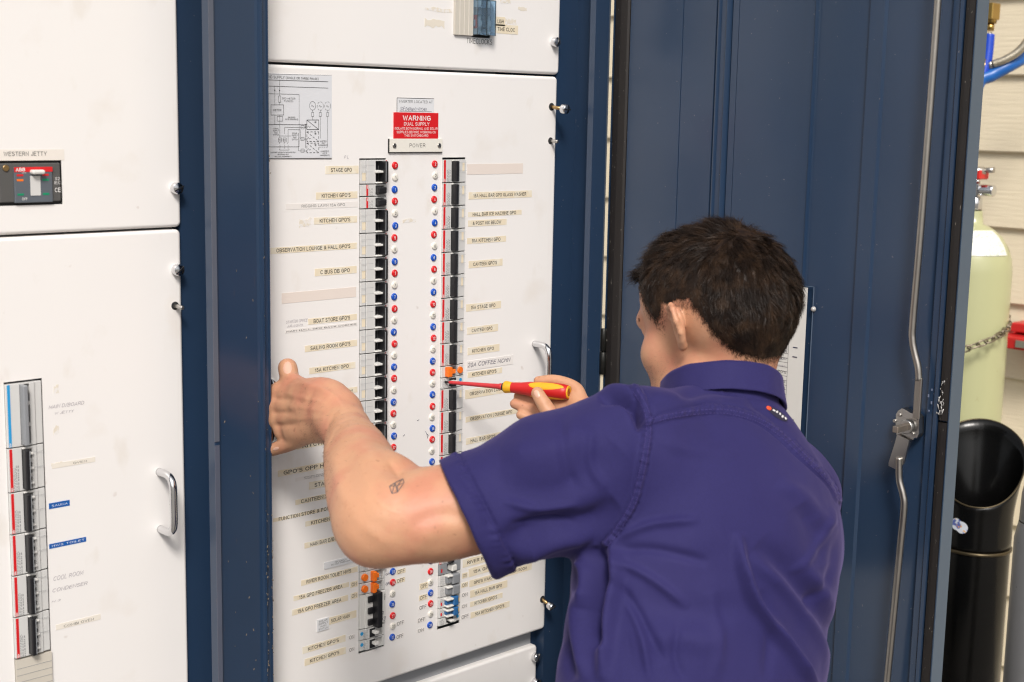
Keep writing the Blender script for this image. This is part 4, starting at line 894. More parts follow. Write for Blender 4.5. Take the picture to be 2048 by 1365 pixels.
# circuit list in its clear pocket on the door
PXX = x-.0046
yr = onX(1614, 600, PXX).y; zt = onX(1606, 575, PXX).z
paper = MB().box(PXX, PXX+.0008, yr, yr+.21, zt-.297, zt, bev=.0).build('circuit_list', mat('document paper', (.62, .61, .58, 1), .5, var=.03))
tag(paper, 'printed circuit list sheet on the open door, half hidden by the head', 'paper sheet')
MDoor = lambda yc, zc: Matrix.Translation((PXX-.0002, yc, zc)) @ Matrix.Rotation(R(-90), 4, 'Z')     # u -> -Y, facing -X
def dln(u0, v0, u1, v1, w=.0005, mb=None):
    A = Vector((PXX-.0002, yr+.21-u0, zt-v0)); Bq = Vector((PXX-.0002, yr+.21-u1, zt-v1)); d = (Bq-A).normalized(); nn = Vector((0, -d.z, d.y))*w/2
    vs = [mb.b.verts.new(p) for p in (A+nn, Bq+nn, Bq-nn, A-nn)]; mb.b.faces.new(vs)
m = MB()
for k in range(34): dln(.015, .060+k*.0068, .182, .060+k*.0068, mb=m)
for u in (.015, .05, .10, .182): dln(u, .055, u, .285, mb=m)
m.build('table_rules', INKTHIN, paper)
def dtext(t, u0, u1, v, h=.0042, ink=INKTHIN, bold=.0, shear=0):
    lettering(t, u0, u1, -h/2, h/2, 0, ink, None, M=Matrix.Translation((PXX-.0004, yr+.21, zt-v)) @ Matrix.Rotation(R(-90), 4, 'Z'), bold=bold, shear=shear).parent = paper
m = MB(); 
A = (PXX-.0003, yr+.21-.182, zt-.055); m.box(PXX-.0004, PXX-.0002, yr+.21-.182, yr+.21-.10, zt-.055, zt-.042); m.build('header_cell', mat('grey print cell', (.30, .30, .30, 1), .5), paper)
for t, v, ink in (('FOR', .091, PEN), ('DISHWASHER', .098, PEN), ('COMMUNICATION', .109, PEN), ('Kitchen', .120, INKFADE), ("Room GPO's", .129, INKTHIN), ("#### GPO'S", .143, PEN), ("Hall GPO's Adj To Bar", .153, INKTHIN), ('Round GPO', .169, INKTHIN), ("## GPO'S", .183, PEN), ('Bar Kitchen', .196, INKTHIN), ('Bar GPO', .210, INKTHIN), ('Bar GPO', .224, INKTHIN)):
    dtext(t, max(.11, .180-.0042*len(t)), .180, v, ink=ink, shear=.2 if ink is PEN else 0, bold=.004 if ink is PEN else 0)
m = MB()
for v in (.090, .104, .198, .240): m.box(PXX-.0005, PXX-.0002, yr+.21-.198, yr+.21-.190, zt-v-.0007, zt-v+.0007)
m.build('pen_mark', PEN, paper)
POCK = bpy.data.materials.new('clear pocket plastic'); POCK.use_nodes = True; _b = POCK.node_tree.nodes['Principled BSDF']
_b.inputs['Base Color'].default_value = (.95, .97, 1, 1); _b.inputs['Roughness'].default_value = .15; _b.inputs['Transmission Weight'].default_value = 1.0; _b.inputs['IOR'].default_value = 1.12
pk = thing('document_pocket', 'clear plastic pocket edge beside the circuit list on the door', 'pocket', (x, yr, zt))
for (ya, yb, za, zb) in ((yr-.0085, yr-.0078, zt-.30, zt+.002), (yr+.215, yr+.216, zt-.30, zt+.002), (yr-.0085, yr+.216, zt+.0015, zt+.0022)):
    o = MB().box(x-.0012, x+.0002, ya, yb, za, zb).build('pocket_edge', mat('clear edge plastic', (.10, .14, .20, 1), .2) if 'clear edge plastic' not in bpy.data.materials else bpy.data.materials['clear edge plastic'], pk); o.matrix_parent_inverse = Matrix.Translation((-x, -yr, -zt))
q = onX(1625, 619, x-.003); m = MB(); m.lathe([(.0038, 0), (.0036, .002), (.0028, .0038), (.0001, .0044)], (x+.0004, q.y, q.z), (-1, 0, 0), 18); o = m.build('pocket_stud', bpy.data.materials['clear silicone'], pk); o.matrix_parent_inverse = Matrix.Translation((-x, -yr, -zt))

# ------------------------------------------------------------------ surroundings: ground, weatherboard wall and what stands by it
GZ = -1.43
def sheet(name, x0, x1, y0, y1, z, m_):
    o = MB().box(x0, x1, y0, y1, z-.05, z).build(name, m_); o['kind'] = 'structure'; return o
CONC = mat('concrete', (.20, .19, .175, 1), .85, var=.15, vscale=6, bump=.3, bscale=60)
sheet('ground', -60, 60, -60, 60, GZ, CONC)
fb('plinth', XL+.02, XR-.02, FY+.03, .19, GZ, Z0-.003, BLACK)
WX = onX(2020, 600, 0).x
_p = at(2025, 600, 3.78); WX = _p.x
wall = thing('weatherboard_wall', 'cream painted weatherboard wall on the far right', 'wall', (WX, 0, GZ))
WB = mat('cream weatherboard paint', (.74, .645, .475, 1), .6, var=.04, vscale=8)
n_, l_ = WB.node_tree.nodes, WB.node_tree.links; tcn = n_.new('ShaderNodeTexCoord'); mp = n_.new('ShaderNodeMapping'); mp.inputs['Scale'].default_value = (8, 5, 90)
wv = n_.new('ShaderNodeTexNoise'); wv.inputs['Scale'].default_value = 1.6; wv.inputs['Detail'].default_value = 6; wv.inputs['Distortion'].default_value = 1.2
bp = n_.new('ShaderNodeBump'); bp.inputs['Strength'].default_value = .35; bp.inputs['Distance'].default_value = .004
l_.new(tcn.outputs['Object'], mp.inputs[0]); l_.new(mp.outputs[0], wv.inputs['Vector']); l_.new(wv.outputs['Fac'], bp.inputs['Height']); l_.new(bp.outputs[0], n_['Principled BSDF'].inputs['Normal'])
zb0 = onX(2020, 457, WX).z; pitch = (zb0 - onX(2020, 755, WX).z)/2
me = None; zs = zb0; 
while zs - pitch > GZ: zs -= pitch
k = 0; bm_ = MB(); bm_.prism([(0, 0), (-.020, 0.0), (-.023, .004), (-.008, pitch+.012), (0, pitch+.012)], -4.2, 5.0, 'XZ'); bme = bm_.mesh('board'); bme.materials.append(WB)
z = zs - pitch
while z < 2.6:
    o = bpy.data.objects.new('board', bme); COL.objects.link(o); o.parent = wall; o.location = (0, 0, z-GZ) ; z += pitch
MB().box(.001, .12, -4.2, 5.0, 0, 4.1).build('wall_frame', mat('wall lining', (.3, .27, .2, 1), .8), wall)
# gas cylinder
dep = 3.50; ax0 = at(1938, 560, dep); cyr = .1
cyl = thing('gas_cylinder', 'pale green gas cylinder chained to the cream wall behind the open door', 'gas cylinder', (ax0.x, ax0.y, GZ))
zsh = at(1940, 540, dep).z - GZ; znk = at(1950, 420, dep).z - GZ; zvt = at(1958, 330, dep).z - GZ
CYM = mat('pale green enamel', (.42, .425, .235, 1), .28, var=.05, vscale=5, coat=.3); mixin(CYM, (.30, .24, .12, 1), 40, .72, .78, 3, amount=.6)
m = MB(); m.lathe([(.001, 0), (.092, 0), (cyr, .012), (cyr, zsh)] + [(cyr*math.cos(R(a)), zsh+(znk-zsh)*.8*math.sin(R(a))) for a in (15, 30, 45, 58, 68, 76)] + [(.022, znk-.012), (.020, znk)], n=48); m.build('cylinder_body', CYM, cyl)
m = MB(); m.lathe([(.0185, znk-.004), (.0185, znk+.030), (.013, znk+.034)], n=20, cap=True); m.build('valve_neck', CHROME, cyl)
m = MB(); m.box(-.016, .016, -.016, .016, znk+.034, znk+.066, bev=.003, seg=2); m.cyl((0, -.012, znk+.05), (.0, -.050, znk+.05), .014, n=20, bev=.003, seg=2); m.cyl((0, 0, znk+.066), (0, 0, zvt-.02), .010, n=16); vb = m.build('valve', CHROME, cyl)
m = MB(); m.box(-.022, .022, -.022, .022, znk+.076, znk+.100, bev=.003); m.build('red_collar', mat('red valve ring', (.60, .02, .015, 1), .4), cyl)
m = MB(); m.lathe([(.001, 0), (.020, 0), (.026, .004), (.026, .014), (.018, .018), (.001, .018)], (0, 0, zvt-.022), n=20); m.cyl((0, -.02, zvt-.012), (0, -.045, zvt-.010), .007, n=12); m.build('hand_wheel', ZINC, cyl)
# paper label wrapped on the shoulder
m = MB(); prof = [(cyr*math.cos(R(a))+.0012, zsh+(znk-zsh)*.8*math.sin(R(a))) for a in (22, 35, 48, 60)]
a0 = math.atan2(CAM.y-ax0.y, CAM.x-ax0.x)
rings = [[m.b.verts.new((r_*math.cos(a0+t), r_*math.sin(a0+t), z_)) for t in np.linspace(-.9, 1.1, 16)] for r_, z_ in prof]
for i in range(3):
    for j in range(15): f = m.b.faces.new((rings[i][j], rings[i][j+1], rings[i+1][j+1], rings[i+1][j])); f.smooth = True
LBM = mat('printed paper label', (.74, .73, .66, 1), .4, var=.02); mixin(LBM, (.35, .45, .38, 1), 130, .56, .60, 2, (1, 1, 4), .8)
m.build('shoulder_label', LBM, cyl)
# chain round the cylinder
ch = thing('safety_chain', 'steel chain across the pale green cylinder, hooked by the red bracket', 'chain', ax0)
link_me = None
p0 = at(1905, 706, dep-.112); p1 = at(1950, 692, dep-.125); p2 = at(1990, 676, dep-.105); p3 = at(2013, 658, dep-.055); p4 = at(2018, 634, dep+.02)
path = smooth_path([at(1860, 716, dep-.07), p0, p1, p2, p3, p4], 30)
m = MB(); n8 = 14; pp_ = [(.0085*math.cos(2*math.pi*k/n8)+(.006 if math.cos(2*math.pi*k/n8) > 0 else -.006), .0075*math.sin(2*math.pi*k/n8), 0) for k in range(n8+1)]
m.tube(pp_, .0022, 7, caps=False); lme = m.mesh('chain_link'); lme.materials.append(mat('dull rusty chain steel', (.26, .22, .17, 1), .45, 1.0, var=.3, vscale=90))
acc = 0; last = path[0]; cnt = 0
for i in range(1, len(path)):
    acc += (path[i]-path[i-1]).length
    if acc >= .0215:
        acc = 0; d = (path[i]-last).normalized(); q = d.to_track_quat('X', 'Z').to_matrix().to_4x4()
        o = bpy.data.objects.new('chain_link', lme); COL.objects.link(o); o.parent = ch
        o.matrix_local = Matrix.Translation(path[i]-ax0) @ q @ Matrix.Rotation(R(90*(cnt % 2)+20), 4, 'X'); last = path[i]; cnt += 1
# red bracket on the wall
rb0 = at(2002, 652, 3.70); rb1 = at(2080, 712, 3.70)
rb = thing('wall_bracket', 'red painted cylinder bracket on the wall with a grey strip', 'bracket', rb0)
RB = mat('red bracket paint', (.50, .02, .02, 1), .35, var=.1)
hB = rb0.z-rb1.z
def rbx(a, b, c, d, e, f, mt, nm, **k): o = MB().box(a, b, c, d, e, f, **k).build(nm, mt, rb); return o
Lb = (rb1-rb0); 
rbx(-.02, .10, -.16, .0, -hB*.72, -hB*.30, RB, 'front_block', bev=.004, seg=2)
rbx(.03, .12, -.30, -.01, -hB*.22, hB*.10, RB, 'back_plate', bev=.003)
m = MB(); m.tube([Vector((.02+.045*math.cos(t), -.055+.05*math.sin(t), -hB*.22)) for t in np.linspace(-2.2, 1.2, 14)], .007, 8, flat=2.2); m.build('cradle', RB, rb)
rbx(-.024, -.018, -.30, -.055, -hB*.62, -hB*.38, mat('aluminium strip', (.45, .47, .47, 1), .35, .8), 'metal_strip')
# black flue-like bin in front of the cylinder
dB = 2.95; bc = at(1948, 1090, dB); br = .0735
bin_ = thing('scoop_bin', 'tall glossy black tube bin with scooped mouth and round sticker behind the door edge', 'bin', (bc.x, bc.y, GZ))
BG = mat('glossy black enamel', (.003, .003, .003, 1), .22, var=.2, coat=.0, bump=.02, bscale=30)
BG.node_tree.nodes['Principled BSDF'].inputs['Specular IOR Level'].default_value = .30
zr = bc.z-GZ; zlow = at(1975, 1012, dB-.07).z-GZ; zhi = at(1948, 838, dB+.06).z-GZ
m = MB(); m.lathe([(.001, .002), (br*.97, .002), (br*.98, zr-.004)], n=48); m.build('lower_tube', BG, bin_)
RIM = mat('worn brass edge', (.09, .07, .04, 1), .35, .8, var=.2)
m = MB(); m.lathe([(br*.98, zr-.004), (br*1.025, zr-.003), (br*1.03, zr+.001), (br*.99, zr+.003)], n=48); m.build('joint_ring', RIM, bin_)
# scooped hood: front (towards the camera) cut low, back high, flaring outwards
m = MB(); n = 64; a0 = math.atan2(CAM.y-bc.y, CAM.x-bc.x); top = []; inner = []; rowsN = 10; grid = []
for j in range(n):
    t = 2*math.pi*j/n; c = math.cos(t)                     # c = 1 faces the camera
    s_ = (1-c)/2; zt_ = zlow + (zhi-zlow)*(s_**1.15)
    col = []
    for i in range(rowsN+1):
        z_ = zr+.003+(zt_-zr-.003)*i/rowsN; fl_ = max(0, (z_-zlow*.97)/(zhi-zlow)); r_ = br*(.99+.42*min(1, fl_)**1.3*(.55+.45*s_))
        col.append(m.b.verts.new((r_*math.cos(a0+t), r_*math.sin(a0+t), z_)))
    grid.append(col)
for j in range(n):
    for i in range(rowsN): f = m.b.faces.new((grid[j][i], grid[(j+1) % n][i], grid[(j+1) % n][i+1], grid[j][i+1])); f.smooth = True
rimp = [Vector(grid[j][-1].co) for j in range(n)]+[Vector(grid[0][-1].co)]
hood = m.build('scooped_hood', BG, bin_); sm = hood.modifiers.new('thickness', 'SOLIDIFY'); sm.thickness = .0025
m = MB(); m.tube(rimp, .0016, 6, caps=False); m.build('rolled_rim', RIM, bin_)
q = at(1913, 1056, dB-.075)
SK = mat('sticker print', (.62, .66, .72, 1), .3, var=.05); mixin(SK, (.03, .07, .35, 1), 90, .56, .60, 2, amount=.9); mixin(SK, (.75, .35, .05, 1), 120, .62, .66, 1, amount=.9, seed=5)
m = MB()
for (pa_, pb_, rr_) in ((1904, 1052, .0125), (1921, 1057, .0125)):
    q = at(pa_, pb_, dB-.07); an = math.atan2(q.y-bc.y, q.x-bc.x); ctr = None
    vs = []; c0 = m.b.verts.new((bc.x+(br+.0012)*math.cos(an), bc.y+(br+.0012)*math.sin(an), q.z))
    for k in range(20):
        t = 2*math.pi*k/20; aa = an+rr_*math.cos(t)/br; vs.append(m.b.verts.new((bc.x+(br+.0012)*math.cos(aa), bc.y+(br+.0012)*math.sin(aa), q.z+rr_*math.sin(t))))
    for k in range(20): m.b.faces.new((c0, vs[k], vs[(k+1) % 20]))
st = m.build('sticker', SK, bin_); st.matrix_parent_inverse = Matrix.Translation((-bc.x, -bc.y, -GZ))
# grey cylinder at the right edge
gc = at(2060, 1365, 2.55); g = thing('grey_cylinder', 'slim grey metal cylinder with domed cap at the right edge', 'cylinder', (gc.x, gc.y, GZ))
zt_ = at(2046, 1030, 2.55).z-GZ; zk = at(2050, 885, 2.55).z-GZ
GCM = mat('scuffed grey paint', (.22, .22, .225, 1), .4, .3, var=.12, vscale=20); mixin(GCM, (.06, .06, .07, 1), 60, .70, .76, 3, amount=.6)
m = MB(); m.lathe([(.001, 0), (.046, 0), (.046, zt_-.03), (.040, zt_)], n=40); m.build('cylinder_body', GCM, g)
m = MB(); m.lathe([(.040, zt_+.002), (.0385, zt_+.05), (.030, zk-.03)], n=30); m.build('cap', GCM, g)
m = MB(); m.lathe([(.001, .03), (.018, .026), (.026, .012), (.028, 0), (.026, -.012), (.018, -.026), (.001, -.03)], (0, 0, zk), n=24); m.build('cap_knob', mat('grey green knob', (.20, .26, .24, 1), .4), g)
# brass tee, hoses at the top right
def hose(name, pts, r, m_, lbl, cat, rib=False):
    m = MB(); P_ = smooth_path(pts, 14); m.tube(P_, [r*(1+(.06*math.sin(i*2.1)) if rib else r*0+1*r)/1 if rib else r for i in range(len(P_))] if rib else r, 12); o = m.build(name, m_); tag(o, lbl, cat); return o
dh = 3.30
BR = mat('brass', (.50, .33, .10, 1), .3, 1.0, var=.1)
bt = thing('brass_fitting', 'brass fitting with short blue hose tail at the top right', 'pipe fitting', at(1984, 30, dh))
o0 = at(1984, 30, dh)
def loc(p): return Vector(p)-o0
m = MB(); m.box(-.020, .016, -.012, .012, -.012, .026, bev=.002); m.cyl(loc(at(1982, 33, dh)), loc(at(1982, 48, dh)), .013, n=6); m.cyl(loc(at(1981, 48, dh)), loc(at(1980, 62, dh)), .009, n=16); m.build('brass_body', BR, bt)
m = MB(); m.cyl(loc(at(1979, 66, dh)), loc(at(1979, 74, dh)), .006, n=12); m.build('ferrule', ZINC, bt)
BH = mat('blue hose rubber', (.005, .10, .38, 1), .35, var=.06); BH2 = mat('deep blue nylon tube', (.005, .05, .45, 1), .3, var=.05)
tag(MB().tube(smooth_path([at(1979, 70, dh), at(1977, 95, dh), at(1973, 125, dh), at(1966, 150, dh)], 8), .012, 14).build('air_hose', BH2), 'short deep blue hose hanging under the brass fitting', 'hose', None)
tag(MB().tube(smooth_path([at(2130, 55, dh+.1), at(2080, 95, dh+.05), at(2030, 125, dh), at(1985, 150, dh), at(1955, 170, dh), at(1935, 260, dh), at(1925, 330, dh)], 10), .0155, 16).build('air_hose', BH), 'thick blue hose sweeping down from the upper right edge', 'hose')
P_ = smooth_path([at(2090, 30, dh-.05), at(2062, 72, dh-.04), at(2038, 102, dh-.03), at(2010, 120, dh-.02), at(1986, 129, dh-.01)], 16)
BRD = mat('braided steel hose', (.42, .38, .30, 1), .4, .8, var=.35, vscale=220, bump=.6, bscale=500)
hz = tag(MB().tube(P_, .0095, 14).build('braided_hose', BRD), 'braided steel hose curving above the thick blue hose', 'hose')
m = MB(); m.cyl(at(1986, 130, dh), at(1974, 132, dh), .013, n=6); m.cyl(at(1974, 132, dh), at(1962, 134, dh), .010, n=14); m.build('hose_end', ZINC, hz)
tag(MB().cyl(at(1940, 128, dh), at(1968, 134, dh), .008, n=14).cyl(at(1966, 120, dh), at(1968, 148, dh), .012, n=6).build('manifold', BR), 'brass manifold pipe end just right of the door edge', 'pipe fitting')
# ------------------------------------------------------------------ person: implicit surfaces meshed with surface nets
F4 = np.float32
def V(p): return np.array(p, dtype=F4)
def AT(px, py, d): return V(at(px, py, d))
def smin(a, b, k):
    if k <= 0: return np.minimum(a, b)
    h = np.clip(0.5+0.5*(b-a)/k, 0, 1); return b*(1-h)+a*h-k*h*(1-h)
def smax(a, b, k): return -smin(-a, -b, k)
def cap(a, b, ra, rb=None):
    a, b = V(a), V(b); rb = ra if rb is None else rb; ba = b-a; L2 = float(ba@ba)
    def f(P):
        t = np.clip(((P-a)@ba)/L2, 0, 1); return np.sqrt(((P-a-t[:, None]*ba)**2).sum(1))-(ra+(rb-ra)*t)
    return f
def chain(pts, rads, k=0.004):
    fs = [cap(pts[i], pts[i+1], rads[i], rads[i+1]) for i in range(len(pts)-1)]
    def f(P):
        d = fs[0](P)
        for g in fs[1:]: d = smin(d, g(P), k)
        return d
    return f
def schain(pts, rads, n=5):
    """smooth tapering limb: the joints interpolated by a spline so that no joint bulges"""
    P_ = [np.array(tuple(p)) for p in pts]; r_ = list(rads); A = [P_[0]*2-P_[1]]+P_+[P_[-1]*2-P_[-2]]; ra = [r_[0]]+r_+[r_[-1]]; op, orr = [], []
    for i in range(1, len(A)-2):
        for k in range(n):
            t = k/n; w = (-.5*t+t*t-.5*t**3, 1-2.5*t*t+1.5*t**3, .5*t+2*t*t-1.5*t**3, -.5*t*t+.5*t**3)
            op.append(sum(w[j]*A[i-1+j] for j in range(4))); orr.append(sum(w[j]*ra[i-1+j] for j in range(4)))
    op.append(P_[-1]); orr.append(r_[-1])
    fs = [cap(op[i], op[i+1], orr[i], orr[i+1]) for i in range(len(op)-1)]
    def f(P):
        d = fs[0](P)
        for g in fs[1:]: d = smin(d, g(P), .0008)
        return d
    return f
def ell(c, r, B=None):
    c = V(c); r = V(r); B = np.eye(3, dtype=F4) if B is None else B.astype(F4)     # rows of B = local axes
    def f(P):
        q = (P-c)@B.T; k0 = np.sqrt(((q/r)**2).sum(1)); k1 = np.sqrt(((q/(r*r))**2).sum(1)); return k0*(k0-1)/np.maximum(k1, 1e-6)
    return f
def uni(lst):
    """lst of (sdf, k) joined in turn"""
    def f(P):
        d = lst[0][0](P)
        for g, k in lst[1:]: d = smin(d, g(P), k)
        return d
    return f
def bounded(f, c, rad):
    c = V(c)
    def g(P):
        d = np.sqrt(((P-c)**2).sum(1))-rad; out = np.maximum(d, .0)+.03
        m_ = d < .03
        if m_.any(): out[m_] = f(P[m_])
        return out
    return g
def surfnets(f, lo, hi, h, B=8, slack=1.7):
    lo, hi = np.array(lo), np.array(hi); n = np.ceil((hi-lo)/(h*B)).astype(int)
    I = np.stack(np.meshgrid(*[np.arange(k) for k in n], indexing='ij'), -1).reshape(-1, 3)
    ctr = (lo+(I+.5)*h*B).astype(F4); d = np.concatenate([f(c) for c in np.array_split(ctr, max(1, len(ctr)//200000))])
    I = I[np.abs(d) < h*B*.87*slack]
    g = np.stack(np.meshgrid(*[np.arange(B+1)]*3, indexing='ij'), -1).reshape(-1, 3)
    cells, poss, quads = [], [], []
    KM = 1 << 20
    def key(a): return (a[..., 0].astype(np.int64)*KM+a[..., 1])*KM+a[..., 2]
    c8 = np.array([(i, j, k) for i in (0, 1) for j in (0, 1) for k in (0, 1)])
    E12 = [(a, b) for a in range(8) for b in range(a+1, 8) if np.abs(c8[a]-c8[b]).sum() == 1]
    for ch in np.array_split(I, max(1, len(I)//400)):
        if not len(ch): continue
        G = ch[:, None, :]*B+g[None]; P = (lo+G*h).astype(F4).reshape(-1, 3); D = f(P).reshape(len(ch), B+1, B+1, B+1)
        S = D < 0
        corner = [S[:, a:a+B, b:b+B, c:c+B] for a, b, c in c8]; cnt = sum(x.astype(np.int8) for x in corner)
        act = (cnt > 0) & (cnt < 8); bi, x, y, z = np.nonzero(act)
        loc = np.stack([x, y, z], 1); gi = ch[bi]*B+loc
        vals = np.stack([D[bi, x+a, y+b, z+c] for a, b, c in c8], 1); acc = np.zeros((len(bi), 3)); num = np.zeros(len(bi))
        for a, b in E12:
            va, vb = vals[:, a], vals[:, b]; mk = (va < 0) != (vb < 0); t = np.where(mk, va/(va-vb+1e-12), 0)
            acc += np.where(mk[:, None], c8[a]+t[:, None]*(c8[b]-c8[a]), 0); num += mk
        cells.append(key(gi)); poss.append(lo+(gi+acc/num[:, None])*h)
        for ax in range(3):
            sl0 = [slice(None)]+[slice(0, B)]*3; sl1 = list(sl0); sl1[ax+1] = slice(1, B+1)
            s0_, s1_ = S[tuple(sl0)], S[tuple(sl1)]; bi, x, y, z = np.nonzero(s0_ != s1_)
            gi = ch[bi]*B+np.stack([x, y, z], 1); u = np.zeros(3, int); w = np.zeros(3, int); u[(ax+1) % 3] = 1; w[(ax+2) % 3] = 1
            q = np.stack([key(gi-u-w), key(gi-w), key(gi), key(gi-u)], 1); fl = s0_[bi, x, y, z]
            q[~fl] = q[~fl][:, ::-1]; quads.append(q)
    ck = np.concatenate(cells); cp = np.concatenate(poss); o = np.argsort(ck); ck, cp = ck[o], cp[o]
    q = np.concatenate(quads); ix = np.searchsorted(ck, q.ravel()).clip(0, len(ck)-1); ok = (ck[ix] == q.ravel()).reshape(-1, 4).all(1)
    return cp, ix.reshape(-1, 4)[ok]
def np_mesh(name, v, f):
    me = bpy.data.meshes.new(name); me.vertices.add(len(v)); me.vertices.foreach_set('co', v.astype(np.float32).ravel())
    k = f.shape[1]; me.loops.add(f.size); me.loops.foreach_set('vertex_index', f.ravel().astype(np.int32)); me.polygons.add(len(f))
    me.polygons.foreach_set('loop_start', np.arange(0, f.size, k, dtype=np.int32)); me.polygons.foreach_set('use_smooth', [True]*len(f))
    me.update(calc_edges=True); me.validate(); return me
def vnormals(v, f):
    a, b, c = v[f[:, 0]], v[f[:, 1]], v[f[:, 2]]; n = np.cross(b-a, c-a) if f.shape[1] == 3 else np.cross(c-a, v[f[:, 3]]-b)
    out = np.zeros_like(v); 
    for j in range(f.shape[1]): np.add.at(out, f[:, j], n)
    return out/np.maximum(np.linalg.norm(out, axis=1, keepdims=True), 1e-12)
CAMn = np.array(CAM); Rm = np.array([[cr.x, cr.y, cr.z], [cu.x, cu.y, cu.z], [cf.x, cf.y, cf.z]])
def toPx(P):
    q = (P-CAMn)@Rm.T; return np.stack([1024+q[:, 0]/q[:, 2]*FPX, 682.5-q[:, 1]/q[:, 2]*FPX, q[:, 2]], 1)
def C2W(x, y, z): return np.array(cam2world(Vector((x, y, z))))

person = thing('person', 'man in purple short sleeved work shirt, back turned, holding a screwdriver to the board', 'person', (at(1420, 900, 1.65).x, at(1420, 900, 1.65).y, GZ))
PORG = Vector(person.location)
def plink(name, me, m_, parent=None, shift=True):
    if shift: me.transform(Matrix.Translation(-PORG))
    o = bpy.data.objects.new(name, me); COL.objects.link(o); o.parent = parent or person; me.materials.append(m_); return o

# ---- head frame
hf = np.array([-.655, -.115, .72]); hf /= np.linalg.norm(hf)
hu = np.array([0.03, .985, -.158]); hu -= hf*(hu@hf); hu /= np.linalg.norm(hu)
hl = np.cross(hu, hf); 
if hl[0] > 0: hl = -hl
HF, HU, HL = C2W(*hf), C2W(*hu), C2W(*hl)
HC = np.array(at(1440, 655, 1.74))
HB = np.stack([HL, HF, HU])                       # rows: left, forward, up
def H(l, f, u): return HC+HL*l+HF*f+HU*u
def HE(c, r): return ell(H(*c), r, HB)
sx = (1, -1)
head = [(HE((0, -.003, .036), (.0700, .0915, .084)), 0), (HE((0, -.030, .018), (.065, .066, .068)), .03), (HE((0, .040, .045), (.066, .052, .062)), .03),
        (HE((0, .047, -.028), (.060, .052, .070)), .025), (HE((0, .052, -.068), (.059, .047, .056)), .02)]
for s in sx:
    head += [(cap(H(.052*s, .004, -.058), H(.024*s, .078, -.098), .017, .015), .02), (HE((.046*s, .062, -.022), (.022, .024, .022)), .018)]
head += [(HE((0, .082, -.103), (.020, .017, .017)), .018), (cap(H(-.036, .084, .022), H(.036, .084, .022), .0135), .012), (HE((0, .086, -.062), (.026, .015, .024)), .012)]
head += [(cap(H(0, .097, .014), H(0, .117, -.028), .0075, .0105), .008), (HE((.012, .106, -.033), (.008, .009, .007)), .004), (HE((-.012, .106, -.033), (.008, .009, .007)), .004)]
head += [(cap(H(-.020, .098, -.062), H(.020, .098, -.062), .0055), .003), (cap(H(-.018, .097, -.071), H(.018, .097, -.071), .006), .003)]
def head_sdf(P):
    d = uni(head)(P)
    for s in sx:
        d = smax(d, -ell(H(.032*s, .098, .003), (.016, .010, .011), HB)(P), .010)
        d = smin(d, ell(H(.032*s, .0775, .003), (.0125, .0125, .0115), HB)(P), .002)
        d = smin(d, cap(H(.018*s, .089, .0105), H(.046*s, .080, .0085), .0032)(P), .005)
    # ears
    for s in sx:
        o = lambda f, u, w=0: H((.0680+w*1.2)*s, f*.58+.001, u*.84+.003)
        hel = [o(.012, .006, .002), o(.017, .020, .006), o(.012, .032, .010), (o(-.002, .036, .014)), o(-.015, .029, .019), o(-.0205, .013, .020), o(-.0185, -.004, .016), o(-.012, -.016, .010), o(-.004, -.024, .006)]
        e = chain(hel, [.0028, .0030, .0032, .0033, .0033, .0033, .0031, .0030, .0034], .003)(P)
        e = smin(e, cap(o(-.003, -.022, .005), o(.003, -.026, .003), .0055, .0048)(P), .005)
        e = smin(e, ell(o(-.006, .006, .009), (.0058, .012, .022), np.stack([(HL*s*.9+HF*.42), (HF*.9-HL*s*.42), HU]))(P), .006)
        e = smax(e, -ell(o(.000, .002, .015), (.008, .009, .012), HB)(P), .004)
        e = smin(e, cap(o(.010, .000, .003), o(.011, -.006, .003), .004)(P), .003)
        d = smin(d, e, .0045)
    return d
# ---- body joints
LSH, RSH = AT(1262, 893, 1.60), AT(1575, 992, 1.80)
LEL, LWR = AT(775, 1035, 1.555), AT(690, 852, 1.79)
C7 = AT(1478, 770, 1.70)
bl = (LSH-RSH); bl = bl/np.linalg.norm(bl)
MID = (LSH+RSH)/2; PELV = AT(1378, 1500, 1.60)
bu = MID-PELV; bu = bu/np.linalg.norm(bu); bu = bu-bl*(bu@bl)*.6; bu /= np.linalg.norm(bu)
bfw = np.cross(bu, bl); bfw /= np.linalg.norm(bfw)
if bfw@C2W(0, 0, 1) < 0: bfw = -bfw
bu2 = np.cross(bl, bfw); bu2 = bu2 if bu2@bu > 0 else -bu2; bu = bu2
TB = np.stack([bl, bfw, bu])
def T(l, f, u): return MID+bl*l+bfw*f+bu*u
neck_top, neck_bot = H(0, -.012, -.050), np.array(at(1430, 850, 1.71))
neck_sdf = uni([(cap(neck_top, neck_bot, .050, .054), 0), (cap(H(.03, .01, -.07), neck_bot+bl*.02+bfw*.02, .030, .03), .02), (cap(H(-.03, .01, -.07), neck_bot-bl*.02+bfw*.02, .030, .03), .02), (cap(H(0, -.038, -.03), neck_bot, .030, .040), .02)])
torso_core = uni([(ell(T(0, .0, -.14), (.150, .095, .20), TB), 0), (ell(T(0, 0, -.36), (.135, .09, .18), TB), .05), (cap(LSH, RSH, .036), .03), (cap(T(0, .0, .02), LSH, .034, .030), .03), (cap(T(0, .0, .02), RSH, .034, .030), .03)])
